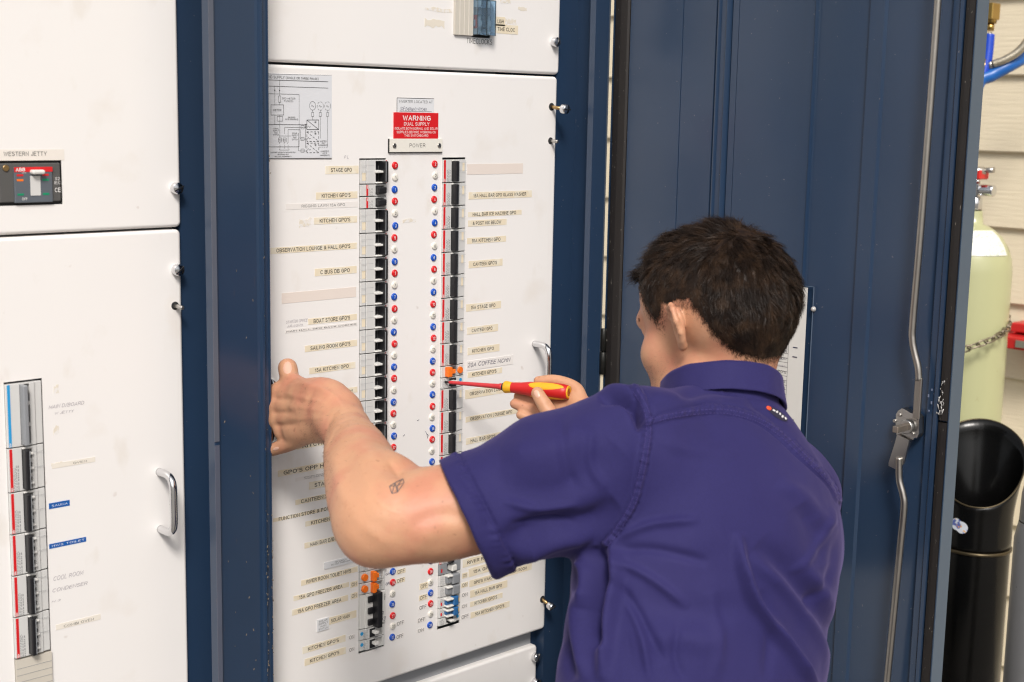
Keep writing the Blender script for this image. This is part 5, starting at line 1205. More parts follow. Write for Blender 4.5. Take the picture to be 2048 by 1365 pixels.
# left arm
armL = uni([(schain([LSH, AT(1070, 975, 1.585), AT(905, 1026, 1.572), AT(800, 1040, 1.562), AT(752, 1024, 1.578), AT(733, 975, 1.63), AT(715, 915, 1.70), AT(694, 862, 1.785), AT(672, 832, 1.83)],
                    [.046, .051, .0515, .0480, .0475, .0470, .0405, .0285, .0275], 5), 0),
            (cap(AT(960, 1000, 1.585), AT(870, 1005, 1.580), .036, .032), .025),
            (ell(AT(745, 1066, 1.565), (.033, .033, .033)), .03),                 # elbow point
            (ell(AT(790, 975, 1.61), (.032, .032, .032)), .03)])
# left hand: wrist, metacarpals, fingers round the handle, thumb up
w0 = AT(690, 858, 1.79)
K = [AT(562, 785, 1.945), AT(557, 812, 1.942), AT(560, 838, 1.940), AT(570, 862, 1.938)]
handL = [(schain([w0, AT(664, 830, 1.835), AT(620, 818, 1.89)], [.0275, .027, .024]), 0)]
Wb = [AT(664, 796, 1.85), AT(664, 816, 1.838), AT(662, 838, 1.838), AT(660, 860, 1.845)]
for k in range(4): handL.append((cap(Wb[k], K[k], .0175, [.0135, .0138, .0130, .0120][k]), .010))
handL.append((cap(AT(655, 850, 1.840), AT(590, 868, 1.915), .018, .0135), .010))
handL.append((schain([AT(684, 818, 1.825), AT(650, 788, 1.86), AT(606, 784, 1.905)], [.023, .0205, .0150]), .014))
for k in range(4): handL.append((ell(K[k], (.0150, .0150, .0150)), .006))
Fg = [([K[0], AT(534, 790, 1.958), AT(522, 806, 1.968), AT(532, 822, 1.972)], [.0125, .0108, .0098, .0088]),
      ([K[1], AT(530, 818, 1.956), AT(518, 836, 1.966), AT(530, 850, 1.972)], [.0128, .0110, .0098, .0088]),
      ([K[2], AT(533, 848, 1.954), AT(522, 868, 1.965), AT(534, 878, 1.972)], [.0122, .0104, .0094, .0086]),
      ([AT(622, 862, 1.885), AT(596, 880, 1.910), AT(568, 892, 1.935), AT(546, 900, 1.95)], [.0150, .0110, .0096, .0085])]
thumbL = ([AT(640, 795, 1.86), AT(608, 780, 1.912), AT(583, 762, 1.940), AT(575, 736, 1.955)], [.020, .0150, .0128, .0132])
def handL_sdf(P):
    d = uni(handL)(P)
    for p_, r_ in Fg: d = smin(d, schain(p_, r_)(P), .004)
    # tendon ridges and knuckle dimples on the back of the hand
    for k in range(3): d = smin(d, cap(Wb[k]*.35+K[k]*.65-np.array(cf)*.0125, K[k]-np.array(cf)*.0085, .0040, .0052)(P), .006)
    return smin(d, schain(*thumbL)(P), .007)
# right hand and forearm
RWR = AT(1215, 868, 2.06); REL = C2W(.307, -.33, 2.0)+CAMn
armR = uni([(cap(RSH, REL, .052, .042), 0), (cap(REL, RWR, .046, .028), .02)])
TIP = np.array(onY(884, 764, .001)); BUT = np.array(at(1138, 785, 2.135)); DD = (BUT-TIP)/np.linalg.norm(BUT-TIP)
def dax(px):                                       # depth along the driver's axis for a photo column
    t = np.linspace(0, 1, 200); Pp = TIP+(BUT-TIP)*t[:, None]; q = toPx(Pp); return float(np.interp(px, q[:, 0], q[:, 2]))
def RH(px, py, off): return AT(px, py, dax(min(px, 1138))+off)
handR_ = [(cap(RWR, RH(1172, 838, .0), .028, .024), 0), (cap(RH(1180, 840, -.004), RH(1152, 800, .012), .022, .015), .014), (cap(RH(1180, 848, .01), RH(1128, 822, .022), .022, .016), .014), (cap(RH(1180, 855, .01), RH(1122, 850, .016), .022, .014), .014)]
fR = [([RH(1162, 806, .006), RH(1150, 777, .018), RH(1112, 762, .024), RH(1077, 763, .024)], [.0125, .0105, .0090, .0078]),
      ([RH(1138, 812, .018), RH(1095, 808, .020), RH(1062, 799, .020), RH(1037, 793, .018)], [.0115, .0095, .0085, .0076]),
      ([RH(1140, 835, .014), RH(1098, 832, .012), RH(1058, 818, .012), RH(1030, 808, .010)], [.0120, .0105, .0092, .0082]),
      ([RH(1140, 858, .010), RH(1105, 855, .006), RH(1070, 842, .006), RH(1042, 830, .004)], [.0110, .0095, .0084, .0074])]
thR = ([RH(1165, 868, -.012), RH(1118, 850, -.026), RH(1090, 812, -.030), RH(1075, 787, -.029)], [.0150, .0130, .0112, .0098])
def handR_sdf(P):
    d = uni(handR_)(P)
    for p_, r_ in fR: d = smin(d, schain(p_, r_)(P), .003)
    d2 = schain(*thR)(P)
    return smin(d, d2, .004)
legs = uni([(ell(T(0, .0, -.55), (.13, .095, .12), TB), 0)])
sub = [bounded(head_sdf, H(0, 0, 0), .20), bounded(neck_sdf, (neck_top+neck_bot)/2, .22), torso_core, bounded(armL, (LSH+LWR)/2, .42), bounded(handL_sdf, AT(590, 820, 1.88), .16), bounded(armR, (RSH+RWR)/2, .40), bounded(handR_sdf, AT(1120, 820, 2.1), .16), legs]
ks = [0, .02, .04, .02, .016, .02, .012, .04]
def skin_sdf(P):
    d = sub[0](P)
    for g, k in zip(sub[1:], ks[1:]): d = smin(d, g(P), k)
    return d
allp = np.array([H(0, 0, .15), H(0, 0, 0), RSH, LSH, LEL, AT(505, 850, 1.95), RH(1030, 808, .02), REL, PELV, T(0, 0, -.7), H(0, .13, 0), H(0, -.12, 0)])
lo, hi = allp.min(0)-.13, allp.max(0)+.13
sv, sf = surfnets(skin_sdf, lo, hi, .0026)

def segd(px, poly):
    best = np.full(len(px), 1e9); tb = np.zeros(len(px)); Lc = 0
    for (a, b) in zip(poly[:-1], poly[1:]):
        a, b = np.array(a, float), np.array(b, float); ab = b-a; L2 = ab@ab; t = np.clip(((px-a)@ab)/L2, 0, 1)
        dd = np.sqrt(((px-a-t[:, None]*ab)**2).sum(1)); m_ = dd < best; best[m_] = dd[m_]; tb[m_] = Lc+t[m_]*math.sqrt(L2); Lc += math.sqrt(L2)
    return best, tb, Lc
def catm(poly, n=8): 
    P_ = smooth_path([(x_, y_, 0) for x_, y_ in poly], n); return [(p.x, p.y) for p in P_]
# anatomy too fine for the limbs above: creases, tendons, veins, muscle edges
def fold_disp(v, f, items, gain=1.0, expo=1.35):
    N_ = vnormals(v, f); q_ = toPx(v); fc = np.clip(-(N_*((v-CAMn)/np.linalg.norm(v-CAMn, axis=1, keepdims=True))).sum(1)*2.5+.35, 0, 1); dsp = np.zeros(len(v))
    for poly, wpx, hgt in items:
        pl_ = catm(poly); dd, tt, Lc = segd(q_[:, :2], pl_); fade = np.clip(np.minimum(tt, Lc-tt)/(Lc*.22), 0, 1)**.7
        dsp += gain*hgt*np.exp(-(dd/wpx)**(2*expo*.75))*fade*fc
    return N_, q_, fc, dsp
skin_items = [([(646, 892), (652, 862), (664, 832), (682, 812)], 6, -.0016), ([(640, 884), (645, 855), (656, 826), (672, 806)], 4, -.0009), ([(655, 905), (664, 878), (684, 850), (704, 836)], 5, -.0008),
    ([(545, 797), (566, 799), (590, 802)], 4.5, -.0016), ([(543, 825), (566, 826), (592, 826)], 4.5, -.0016), ([(545, 851), (570, 851), (596, 849)], 4.5, -.0016),
    ([(566, 785), (605, 796), (650, 806)], 4, .0010), ([(566, 812), (610, 817), (650, 822)], 3.5, .0010), ([(570, 838), (612, 838), (652, 836)], 3.5, .0009), ([(580, 800), (605, 812), (630, 800), (655, 812)], 2.2, .0007),
    ([(582, 765), (620, 772), (664, 790), (690, 815)], 5, .0016), ([(566, 757), (580, 760), (595, 757)], 2.5, -.0009), ([(568, 763), (583, 766), (598, 763)], 2.2, -.0007), ([(600, 773), (640, 778), (664, 800)], 10, .0012),
    ([(690, 880), (700, 940), (715, 1000), (740, 1040)], 18, -.0012), ([(720, 860), (745, 920), (770, 970), (800, 1000)], 20, .0016), ([(668, 900), (676, 960), (692, 1010)], 13, .0020),
    ([(776, 922), (796, 948), (808, 978)], 7, -.0022), ([(700, 1040), (722, 1070), (756, 1092)], 14, -.0007), ([(730, 1050), (752, 1074), (790, 1090)], 12, .0008), ([(716, 1030), (740, 1044), (772, 1050)], 12, -.0006),
    ([(830, 1085), (880, 1060), (940, 1060)], 20, .0018), ([(820, 1050), (880, 1030), (950, 1040)], 14, -.0016), ([(700, 890), (722, 935), (742, 985)], 2.4, .0006), ([(742, 985), (760, 1010), (800, 1030)], 2.4, .0005),
    ([(1146, 776), (1150, 786), (1160, 792)], 2.5, -.0007), ([(1090, 812), (1098, 806), (1106, 804)], 2.2, -.0007), ([(1093, 817), (1101, 811), (1110, 809)], 2.2, -.0006), ([(1110, 757), (1112, 766)], 2.0, -.0007)]
_N, _q, _fc, _ds = fold_disp(sv, sf, skin_items)
_ds += np.array([mnoise.fractal(Vector(p)*32.0, 1.0, 2.0, 2)*.0006 for p in sv.tolist()])*(((sv-HC)**2).sum(1) > .018)
sv = sv+_N*_ds[:, None]

# ---- skin material: tone from procedural noise, pinker at joints by noise, fine pores
SKIN = mat('skin', (.54, .285, .168, 1), .50, var=.16, vscale=11, bump=.25, bscale=230, sss=.08, spec=.4)
mixin(SKIN, (.50, .19, .125, 1), 20, .45, .66, 6, amount=.65, seed=2.0)
mixin(SKIN, (.40, .18, .10, 1), 160, .60, .75, 3, amount=.35, seed=7.0)
mixin(SKIN, (.30, .14, .08, 1), 95, .735, .77, 1, amount=.55, seed=4.0)
n_, l_ = SKIN.node_tree.nodes, SKIN.node_tree.links
# fine crease relief over the pore bump
tcn = n_.new('ShaderNodeTexCoord'); vz = n_.new('ShaderNodeTexVoronoi'); vz.inputs['Scale'].default_value = 420; vz.feature = 'DISTANCE_TO_EDGE'
bp2 = n_.new('ShaderNodeBump'); bp2.inputs['Strength'].default_value = .12; bp2.inputs['Distance'].default_value = .0006
l_.new(tcn.outputs['Object'], vz.inputs['Vector']); l_.new(vz.outputs['Distance'], bp2.inputs['Height'])
bs = n_['Principled BSDF']; l_.new(bs.inputs['Normal'].links[0].from_socket, bp2.inputs['Normal']); l_.new(bp2.outputs[0], bs.inputs['Normal'])
body = plink('body', np_mesh('body', sv.copy(), sf), SKIN)
SKN = vnormals(sv, sf)

# ---- hair region in head coordinates
def hairline(f, noise=0.0):
    xs = [-.12, -.095, -.070, -.052, -.040, -.030, -.020, .022, .028, .040, .052, .060, .070, .085, .12]
    us = [-.064, -.064, -.058, -.042, -.018, .008, .023, .023, .006, .002, .020, .040, .054, .064, .07]
    return np.interp(f, xs, us)+noise
loc_ = (sv-HC)@HB.T
inh = (np.abs(loc_[:, 0]) < .12) & (np.abs(loc_[:, 1]) < .14) & (loc_[:, 2] < .2) & (loc_[:, 2] > -.1)
nz = np.array([mnoise.noise(Vector(p)*60)*.004 for p in sv[inh]])
hh_ = np.full(len(sv), -1.0); hh_[inh] = loc_[inh, 2]-hairline(loc_[inh, 1], nz)
ear = (np.abs(loc_[:, 0]) > .0785) & (loc_[:, 2] < .046)
hh_[ear] = -1
# hair cap: thin offset of the scalp
hcut = np.where(loc_[:, 1] > .02, .018, .014); fm = (hh_[sf] > hcut[sf]).all(1); used_v = np.unique(sf[fm]); rem = -np.ones(len(sv), int); rem[used_v] = np.arange(len(used_v))
thick = np.interp(hh_[used_v], [0, .01, .03, .07, .12], [.0005, .0012, .003, .0055, .0075])
HAIR = mat('dark brown hair', (.0125, .0066, .0040, 1), .50, var=.35, vscale=60, spec=.22); mixin(HAIR, (.045, .024, .0125, 1), 55, .44, .70, 3, amount=.8)
capv = sv[used_v]+SKN[used_v]*thick[:, None]*.75
plink('hair_cap', np_mesh('hair_cap', capv, rem[sf[fm]]), HAIR)
# strands
fi = np.nonzero((hh_[sf] > -.010).all(1))[0]
fcen = sv[sf[fi]].mean(1); fn = SKN[sf[fi]].mean(1); fh = hh_[sf[fi]].mean(1)
def strands(n, roots, nor, length, dirs, width, curl, name, m_, segs=3, clump=None):
    u = rng.normal(size=(n, 3)); t = dirs
    side = np.cross(t, nor)+u*.5; side /= np.linalg.norm(side, axis=1, keepdims=True)+1e-9
    pts = []; p = roots.copy(); d = nor*.75*curl[:, None]+t; d /= np.linalg.norm(d, axis=1, keepdims=True)
    pts.append(p.copy())
    for k in range(segs):
        p = p+d*(length/segs)[:, None]; d = d+t*.55-nor*.18+rng.normal(size=(n, 3))*.10; d /= np.linalg.norm(d, axis=1, keepdims=True); pts.append(p.copy())
    if clump is not None:
        for k in range(1, segs+1): pts[k] = pts[k]+clump*[0, .22, .5, .72][k]
    W = [1, .9, .6][:segs]+[0.0] if segs == 3 else list(np.linspace(1, 0, segs+1))
    nv = 2*segs+1; vs = np.zeros((n, nv, 3))
    for k in range(segs):
        vs[:, 2*k] = pts[k]-side*(width*W[k]/2)[:, None]; vs[:, 2*k+1] = pts[k]+side*(width*W[k]/2)[:, None]
    vs[:, -1] = pts[segs]; tr = []
    for k in range(segs-1): tr += [(2*k, 2*k+1, 2*k+3), (2*k, 2*k+3, 2*k+2)]
    tr.append((2*segs-2, 2*segs-1, 2*segs)); tr = np.array(tr)
    fa = (np.arange(n)[:, None, None]*nv+tr[None]).reshape(-1, 3)
    return plink(name, np_mesh(name, vs.reshape(-1, 3), fa), m_)
NH = 90000
pick = rng.integers(0, len(fi), NH); rt = fcen[pick]+rng.normal(size=(NH, 3))*.0012; nr = fn[pick]; hg = fh[pick]
keep = rng.random(NH) < np.interp(hg, [-.006, 0, .006, .016, .03], [.06, .22, .5, .85, 1]); rt, nr, hg = rt[keep], nr[keep], hg[keep]; NH = len(rt)
L3 = (rt-HC)@HB.T
# combing field: whorl at the back of the crown; top goes forward, sides and back go down
wh = np.array([.012, -.075, .092]); rad_ = L3-wh
top_w = np.clip((L3[:, 2]-.075)/.035, 0, 1)*np.clip((L3[:, 1]+.075)/.03, 0, 1)
fl_ = np.stack([rad_[:, 0]*2.0, np.full(NH, .12), np.zeros(NH)], 1)
fwd = np.stack([np.abs(L3[:, 0])*0-.10*np.ones(NH)*0+.25*rad_[:, 0]/.05, np.ones(NH), .12*np.ones(NH)], 1)
down = np.stack([np.zeros(NH), np.where(L3[:, 1] > -.03, .35, .05), -np.ones(NH)], 1)
dl = fwd*top_w[:, None]+down*(1-top_w)[:, None]
cl = np.stack([np.array([mnoise.noise(Vector(p)*75+Vector((k*9, 0, 0))) for p in rt]) for k in range(3)], 1)*1.0
dl = dl/np.linalg.norm(dl, axis=1, keepdims=True)+cl*1.1+rng.normal(size=(NH, 3))*.16
dw = dl@HB; dw -= nr*(dw*nr).sum(1)[:, None]; dw /= np.linalg.norm(dw, axis=1, keepdims=True)+1e-9
ln_ = np.interp(hg, [-.006, 0, .010, .03, .07, .11], [.0014, .0022, .0042, .009, .016, .026])*(1+.35*top_w)*rng.uniform(.6, 1.15, NH)
ln_ *= 1+.5*np.clip((L3[:, 1]-.06)/.03, 0, 1)*top_w
wd = np.interp(hg, [-.006, .01, .05], [.00022, .00035, .00055])
lift = np.interp(hg, [-.006, .02, .08], [.2, .40, .95])
from mathutils.kdtree import KDTree
NC = 2600; ci = rng.choice(NH, NC, replace=False); kd = KDTree(NC)
for q_i, r_i in enumerate(ci): kd.insert(Vector(rt[r_i]), q_i)
kd.balance(); near = np.array([kd.find(Vector(p))[1] for p in rt]); cw = np.interp(hg, [.01, .035, .07], [0, .45, 1.0])
dcl = dw[ci][near]; dw = dw*(1-.6*cw[:, None])+dcl*.6*cw[:, None]; dw /= np.linalg.norm(dw, axis=1, keepdims=True)+1e-9
lcl = rng.uniform(.75, 1.2, NC)[near]; ln_ = ln_*(1+(lcl-1)*cw)
strands(NH, rt, nr, ln_, dw, wd, lift, 'hair', HAIR, clump=(rt[ci][near]-rt)*cw[:, None])
# forelock over the brow
nf = 2600; th = rng.uniform(-.9, .9, nf); rtf = np.array([H(.052*math.sin(a), .060+.026*math.cos(a), .088-.012*abs(a)) for a in th])+rng.normal(size=(nf, 3))*.004
nrf = (rtf-HC); nrf /= np.linalg.norm(nrf, axis=1, keepdims=True)
dlf = np.stack([rng.normal(size=nf)*.25+.12, np.ones(nf)*.95, -.30+rng.normal(size=nf)*.25], 1)@HB
strands(nf, rtf, nrf, rng.uniform(.010, .027, nf), dlf/np.linalg.norm(dlf, axis=1, keepdims=True), np.full(nf, .0006), np.full(nf, .8), 'forelock', HAIR)
# brows and stubble
nb_ = 500; sgn = rng.choice([-1, 1], nb_); a = rng.uniform(.012, .050, nb_); rb_ = np.array([H(s*q, .0965-.35*max(0, q-.02)-2.5*max(0, q-.035)**1.0*.12, .024+rng.normal()*.002) for s, q in zip(sgn, a)])
strands(nb_, rb_, np.tile(HF, (nb_, 1)), np.full(nb_, .006), (np.stack([sgn*1.0, np.zeros(nb_), .3*np.ones(nb_)], 1)@HB), np.full(nb_, .0004), np.full(nb_, .3), 'eyebrows', HAIR, segs=3)
jaw = np.nonzero((loc_[:, 2] < -.022) & (loc_[:, 2] > -.125) & (loc_[:, 1] > -.002) & (np.abs(loc_[:, 0]) < .072) & (np.abs(loc_[:, 1]) < .11))[0]
st_i = rng.choice(jaw, 7000); wgt = np.clip((.018-loc_[st_i, 2])*0+np.interp(loc_[st_i, 1], [0, .02, .05], [.25, .6, 1])*np.interp(loc_[st_i, 2], [-.1, -.05, -.022], [1, .8, .15]), 0, 1); st_i = st_i[rng.random(len(st_i)) < wgt]
ns_ = len(st_i); r0_ = sv[st_i]+rng.normal(size=(ns_, 3))*.001; STB = mat('stubble', (.14, .075, .05, 1), .6, var=.1)
r0_ = sv[st_i]; strands(ns_, r0_, SKN[st_i], rng.uniform(.0006, .0013, ns_), np.tile(-HU, (ns_, 1)), np.full(ns_, .0005), np.full(ns_, .8), 'stubble', STB)
# fine arm hair on the left forearm
qx = toPx(sv); arm_i = np.nonzero((qx[:, 0] < 800) & (qx[:, 0] > 600) & (qx[:, 1] > 760) & (qx[:, 1] < 1000) & (qx[:, 2] < 1.9))[0]
ai = rng.choice(arm_i, 3200); na = len(ai); adir = (LWR-LEL)/np.linalg.norm(LWR-LEL); ad = adir+np.array([0, 0, -.7])+rng.normal(size=(na, 3))*.25; ad /= np.linalg.norm(ad, axis=1, keepdims=True)
strands(na, sv[ai], SKN[ai], rng.uniform(.005, .010, na), ad, np.full(na, .00018), np.full(na, .25), 'arm_hair', mat('fine arm hair', (.11, .055, .03, 1), .6, var=.1))
# eyes, nails
EYE = mat('eye white', (.75, .72, .68, 1), .15, var=.02)
for s in sx:
    m = MB(); q = bmesh.ops.create_uvsphere(m.b, u_segments=16, v_segments=10, radius=.0118)['verts']
    for v in q: v.co += Vector(H(.032*s, .0805, .0025))
    e = plink('eye', m.mesh(), EYE); 
    m = MB(); c0 = Vector(H(.032*s, .0805+.0105, .0)); m.cyl(c0, c0+Vector(HF)*.0016, .0052, n=16); plink('iris', m.mesh(), mat('brown iris', (.04, .02, .01, 1), .2) if 'brown iris' not in bpy.data.materials else bpy.data.materials['brown iris'], e)
sk_bvh = BVHTree.FromPolygons([Vector(p) for p in sv.tolist()], sf.tolist())
def hit(bvh, px, py):
    d = cam2world(ray(px, py)).normalized(); r = bvh.ray_cast(CAM, d); return (r[0], r[1]) if r[0] is not None else (None, None)
NAIL = mat('finger nail', (.66, .40, .30, 1), .28, var=.05, coat=.2)
def nail(c, outline, lift=.0004, name='finger_nail', m_=NAIL):
    """nail plate: a patch laid on the finger inside a pixel outline"""
    n = 9; m = MB(); cx = sum(p[0] for p in outline)/len(outline); cy = sum(p[1] for p in outline)/len(outline)
    ringsN = 4; rings = []
    for i in range(ringsN+1):
        row = []
        for (ox, oy) in outline:
            f_ = i/ringsN; p, nn = hit(sk_bvh, cx+(ox-cx)*f_, cy+(oy-cy)*f_)
            if p is None: return
            row.append(m.b.verts.new(p+nn*(lift*(1.2 if i < ringsN else -.4)))); 
            if i == 0: break
        rings.append(row)
    k = len(outline)
    for j in range(k): f = m.b.faces.new((rings[0][0], rings[1][j], rings[1][(j+1) % k])); f.smooth = True
    for i in range(1, ringsN):
        for j in range(k): f = m.b.faces.new((rings[i][j], rings[i+1][j], rings[i+1][(j+1) % k], rings[i][(j+1) % k])); f.smooth = True
    return plink(name, m.mesh(), m_)
def oval(cx, cy, a, b, ang=0, n=14): return [(cx+a*math.cos(t)*math.cos(ang)-b*math.sin(t)*math.sin(ang), cy+a*math.cos(t)*math.sin(ang)+b*math.sin(t)*math.cos(ang)) for t in np.linspace(0, 2*math.pi, n, endpoint=False)]
nail(None, oval(575, 736, 9.5, 14, .08)); nail(None, oval(1074, 788, 6, 9, -.45)); nail(None, oval(552, 898, 7, 3.5, -.35))
# tattoo: small line drawn geometric diamond on the forearm
TAT = mat('tattoo ink', (.10, .085, .085, 1), .5, var=.15)
def tatt(poly, w=.0010):
    m = MB()
    for (a, b) in poly:
        pr = None
        for t in np.linspace(0, 1, 7):
            p, nn = hit(sk_bvh, a[0]+(b[0]-a[0])*t, a[1]+(b[1]-a[1])*t)
            if p is None: continue
            cur = (p, nn)
            if pr is not None:
                d = (cur[0]-pr[0]).normalized(); s_ = d.cross(nn).normalized()*w/2; off = nn*.00025
                f = m.b.faces.new([m.b.verts.new(v) for v in (pr[0]-s_+off, cur[0]-s_+off, cur[0]+s_+off, pr[0]+s_+off)])
            pr = cur
    return plink('tattoo', m.mesh(), TAT)
A_, B_, C_, D_, E_, F_, G_ = (779, 973), (784, 988), (795, 985), (808, 966), (806, 958), (790, 966), (788, 979)
tatt([(A_, B_), (B_, C_), (C_, D_), (D_, E_), (E_, A_), (A_, (795, 972)), ((795, 972), D_), ((795, 972), C_), ((795, 972), E_), (A_, F_), (F_, B_), (F_, (795, 985)), (E_, F_)])

# ---- shirt
HEM = AT(934, 1036, 1.575)
axs = HEM-LSH; axs /= np.linalg.norm(axs)
hemn = C2W(-.80, -.47, 0) + axs*.9; hemn /= np.linalg.norm(hemn)
sleeveL = chain([LSH-bu*.012, AT(1100, 965, 1.59), HEM, HEM+axs*.07], [.078, .0745, .0665, .0655], .02)
sleeve_in = chain([AT(1040, 990, 1.584), HEM, HEM+axs*.10], [.058, .0605, .061], .01)
def shirt_sdf(P):
    d = ell(T(.008, -.002, -.145), (.180, .125, .215), TB)(P)
    d = smin(d, ell(T(.0, -.030, -.060), (.158, .098, .125), TB)(P), .06)
    d = smin(d, ell(T(.018, .006, -.38), (.196, .124, .26), TB)(P), .07)
    d = smin(d, ell(T(.018, .01, -.60), (.196, .130, .16), TB)(P), .06)
    d = smin(d, cap(RSH, REL, .062, .066)(P), .035)
    d = smin(d, cap(T(0, -.015, .045), LSH+bu*.002, .055, .050)(P), .04)
    d = smin(d, cap(T(0, -.015, .045), RSH+bu*.004, .056, .054)(P), .04)
    s_ = smax(sleeveL(P), (P-HEM)@hemn, .0015)
    d = smin(d, s_, .030)
    d = smax(d, -sleeve_in(P), .001)
    d = smax(d, -cap(AT(1440, 700, 1.71), AT(1440, 835, 1.71), .066, .062)(P), .006)
    d = smax(d, -((P-T(0, 0, -.72))@bu), .004)
    return d
# collar: standing fold round the neck, open in front
nka = (H(0, -.045, -.06)-neck_bot); nka /= np.linalg.norm(nka)
nka = bu+HF*.12; nka /= np.linalg.norm(nka)
CB = np.array(at(1447, 858, 1.70))
def collar_sdf(P):
    q = P-CB; t = q@nka; r_ = np.sqrt(np.maximum(((q-t[:, None]*nka)**2).sum(1), 1e-10))
    front = q@bfw
    flare = .071-.10*(t-.02)
    outer = np.abs(r_-flare-.004)-.0022; outer = smax(outer, np.abs(t-.041)-.0175, .002)
    stand = np.abs(r_-(.0655-.06*(t-.03)))-.0020; stand = smax(stand, np.abs(t-.030)-.0275, .002)
    roll = np.sqrt((r_-.0675)**2+(t-.0575)**2)-.0050
    d = smin(smin(outer, stand, .002), roll, .003)
    return smax(d, (front-.060), .004)
lo2 = np.array([LSH, RSH, HEM, PELV, T(.2, .15, -.75), T(-.2, -.15, -.75), REL, T(0, 0, .1), T(.2, -.15, -.75), T(-.2, .15, -.75)])
gv, gf = surfnets(shirt_sdf, lo2.min(0)-.08, lo2.max(0)+.08, .0025)
cv, cf_ = surfnets(collar_sdf, CB-.12, CB+.14, .0016)
# folds: creases drawn as curves over the cloth, pushed in or out along the normal
folds = [  # (polyline px, half width px, height m, fade)
    ([(1478, 1065), (1483, 1130), (1505, 1200), (1555, 1270), (1600, 1340), (1640, 1400)], 11, .0085), ([(1515, 1090), (1560, 1130), (1640, 1230), (1680, 1330)], 26, -.0055), ([(1500, 1110), (1575, 1180), (1650, 1290), (1668, 1380)], 16, .0055),
    ([(1210, 1090), (1260, 1010), (1275, 930), (1285, 850)], 20, .0035), ([(1196, 800), (1235, 798), (1262, 812), (1282, 850)], 8, -.0075), ([(1170, 782), (1215, 778), (1268, 790), (1290, 815)], 9, .0035), ([(1268, 800), (1276, 830), (1279, 865)], 6, -.006),
    ([(1000, 1085), (1090, 1050), (1180, 1040), (1230, 1000)], 22, -.006), ([(1030, 1115), (1110, 1080), (1190, 1068)], 15, .006), ([(960, 960), (1060, 985), (1150, 960), (1230, 890)], 34, -.0035), ([(1000, 905), (1090, 900), (1180, 860)], 28, .003),
    ([(1195, 1090), (1205, 1150), (1190, 1230), (1205, 1300)], 13, -.011), ([(1160, 1100), (1178, 1150), (1172, 1220)], 11, .007), ([(1225, 1075), (1236, 1140), (1220, 1230), (1205, 1365)], 13, .008), ([(1125, 1150), (1130, 1240), (1150, 1365)], 14, -.006), ([(1160, 1180), (1155, 1270), (1170, 1365)], 15, .005),
    ([(1270, 1180), (1330, 1215), (1420, 1225), (1500, 1210)], 30, -.0025), ([(1260, 1290), (1350, 1275), (1450, 1290)], 26, .0025), ([(1600, 1010), (1630, 1060), (1650, 1130)], 22, -.003), ([(1560, 960), (1610, 1000), (1655, 1060)], 16, .0035),
    ([(1490, 800), (1540, 830), (1590, 880)], 10, -.003), ([(1350, 800), (1420, 785), (1500, 790)], 12, -.003), ([(1300, 790), (1370, 810), (1440, 812)], 14, .0025), ([(1610, 1130), (1655, 1200), (1672, 1280)], 14, .004),
    ([(1225, 1085), (1300, 1050), (1400, 1040)], 9, .0028), ([(1222, 1100), (1310, 1100), (1420, 1125)], 10, -.0026), ([(1220, 1120), (1290, 1150), (1380, 1215)], 9, .0028), ([(1215, 1150), (1270, 1220), (1330, 1330)], 11, -.0028), ([(1240, 1180), (1280, 1260), (1300, 1365)], 8, .0022),
    ([(1670, 1010), (1640, 1090), (1590, 1150)], 8, .0022), ([(1675, 1060), (1660, 1150), (1610, 1230)], 9, -.0024), 
    ([(905, 930), (960, 1000), (990, 1080)], 12, -.002), ([(1120, 830), (1130, 920), (1160, 990)], 12, -.0022), ([(1190, 850), (1180, 920), (1210, 980)], 10, .002), ([(1000, 1000), (1080, 1020), (1160, 1010)], 9, .0024), ([(1020, 1050), (1100, 1045), (1170, 1060)], 7, -.0022),
    ([(1300, 870), (1380, 900), (1480, 905)], 12, .0012), ([(1520, 1180), (1540, 1260), (1530, 1365)], 12, -.0022), ([(1420, 1180), (1440, 1280), (1430, 1365)], 13, .0018), ([(1360, 1240), (1350, 1310), (1370, 1365)], 9, -.0016)]
GN, gq, face, disp = fold_disp(gv, gf, folds, 1.9)
# seams: double stitched bands, raised, puckered along the stitches
seams = [([(1270, 782), (1290, 815), (1297, 850), (1292, 900), (1280, 960), (1265, 1010), (1235, 1060), (1212, 1090)], 8.5),
         ([(1292, 846), (1350, 831), (1440, 823), (1510, 838), (1560, 868), (1610, 915), (1660, 965), (1680, 1000)], 7.5)]
for poly, wpx in seams:
    pl_ = catm(poly); dd, tt, Lc = segd(gq[:, :2], pl_); band = np.clip((wpx-dd)/2.5, 0, 1)
    disp += face*(.0030*band-.0030*np.exp(-((dd-wpx-1)/1.8)**2)-.0007*np.exp(-((dd-wpx*.45)/1.3)**2)+.0009*np.sin(tt*2*math.pi/12.0+np.sin(tt*.11)*1.5)*band)
# sleeve hem band round the whole sleeve
th_ = (gv-HEM)@hemn; onsl = np.sqrt((((gv-HEM)-((gv-HEM)@axs)[:, None]*axs)**2).sum(1)) < .085
hemm = onsl & (th_ > -.05)
ang = np.arctan2((gv-HEM)@np.cross(axs, [0, 0, 1.0]), (gv-HEM)[:, 2]); band = np.clip((th_+.0235)/.0015, 0, 1)
disp[hemm] += (.0018*band-.0020*np.exp(-((th_+.0250)/.0014)**2)+.0008*np.sin(ang*47+np.sin(ang*7)*2.5)*(1+.6*np.sin(ang*11))*np.exp(-((th_+.020)/.006)**2))[hemm]
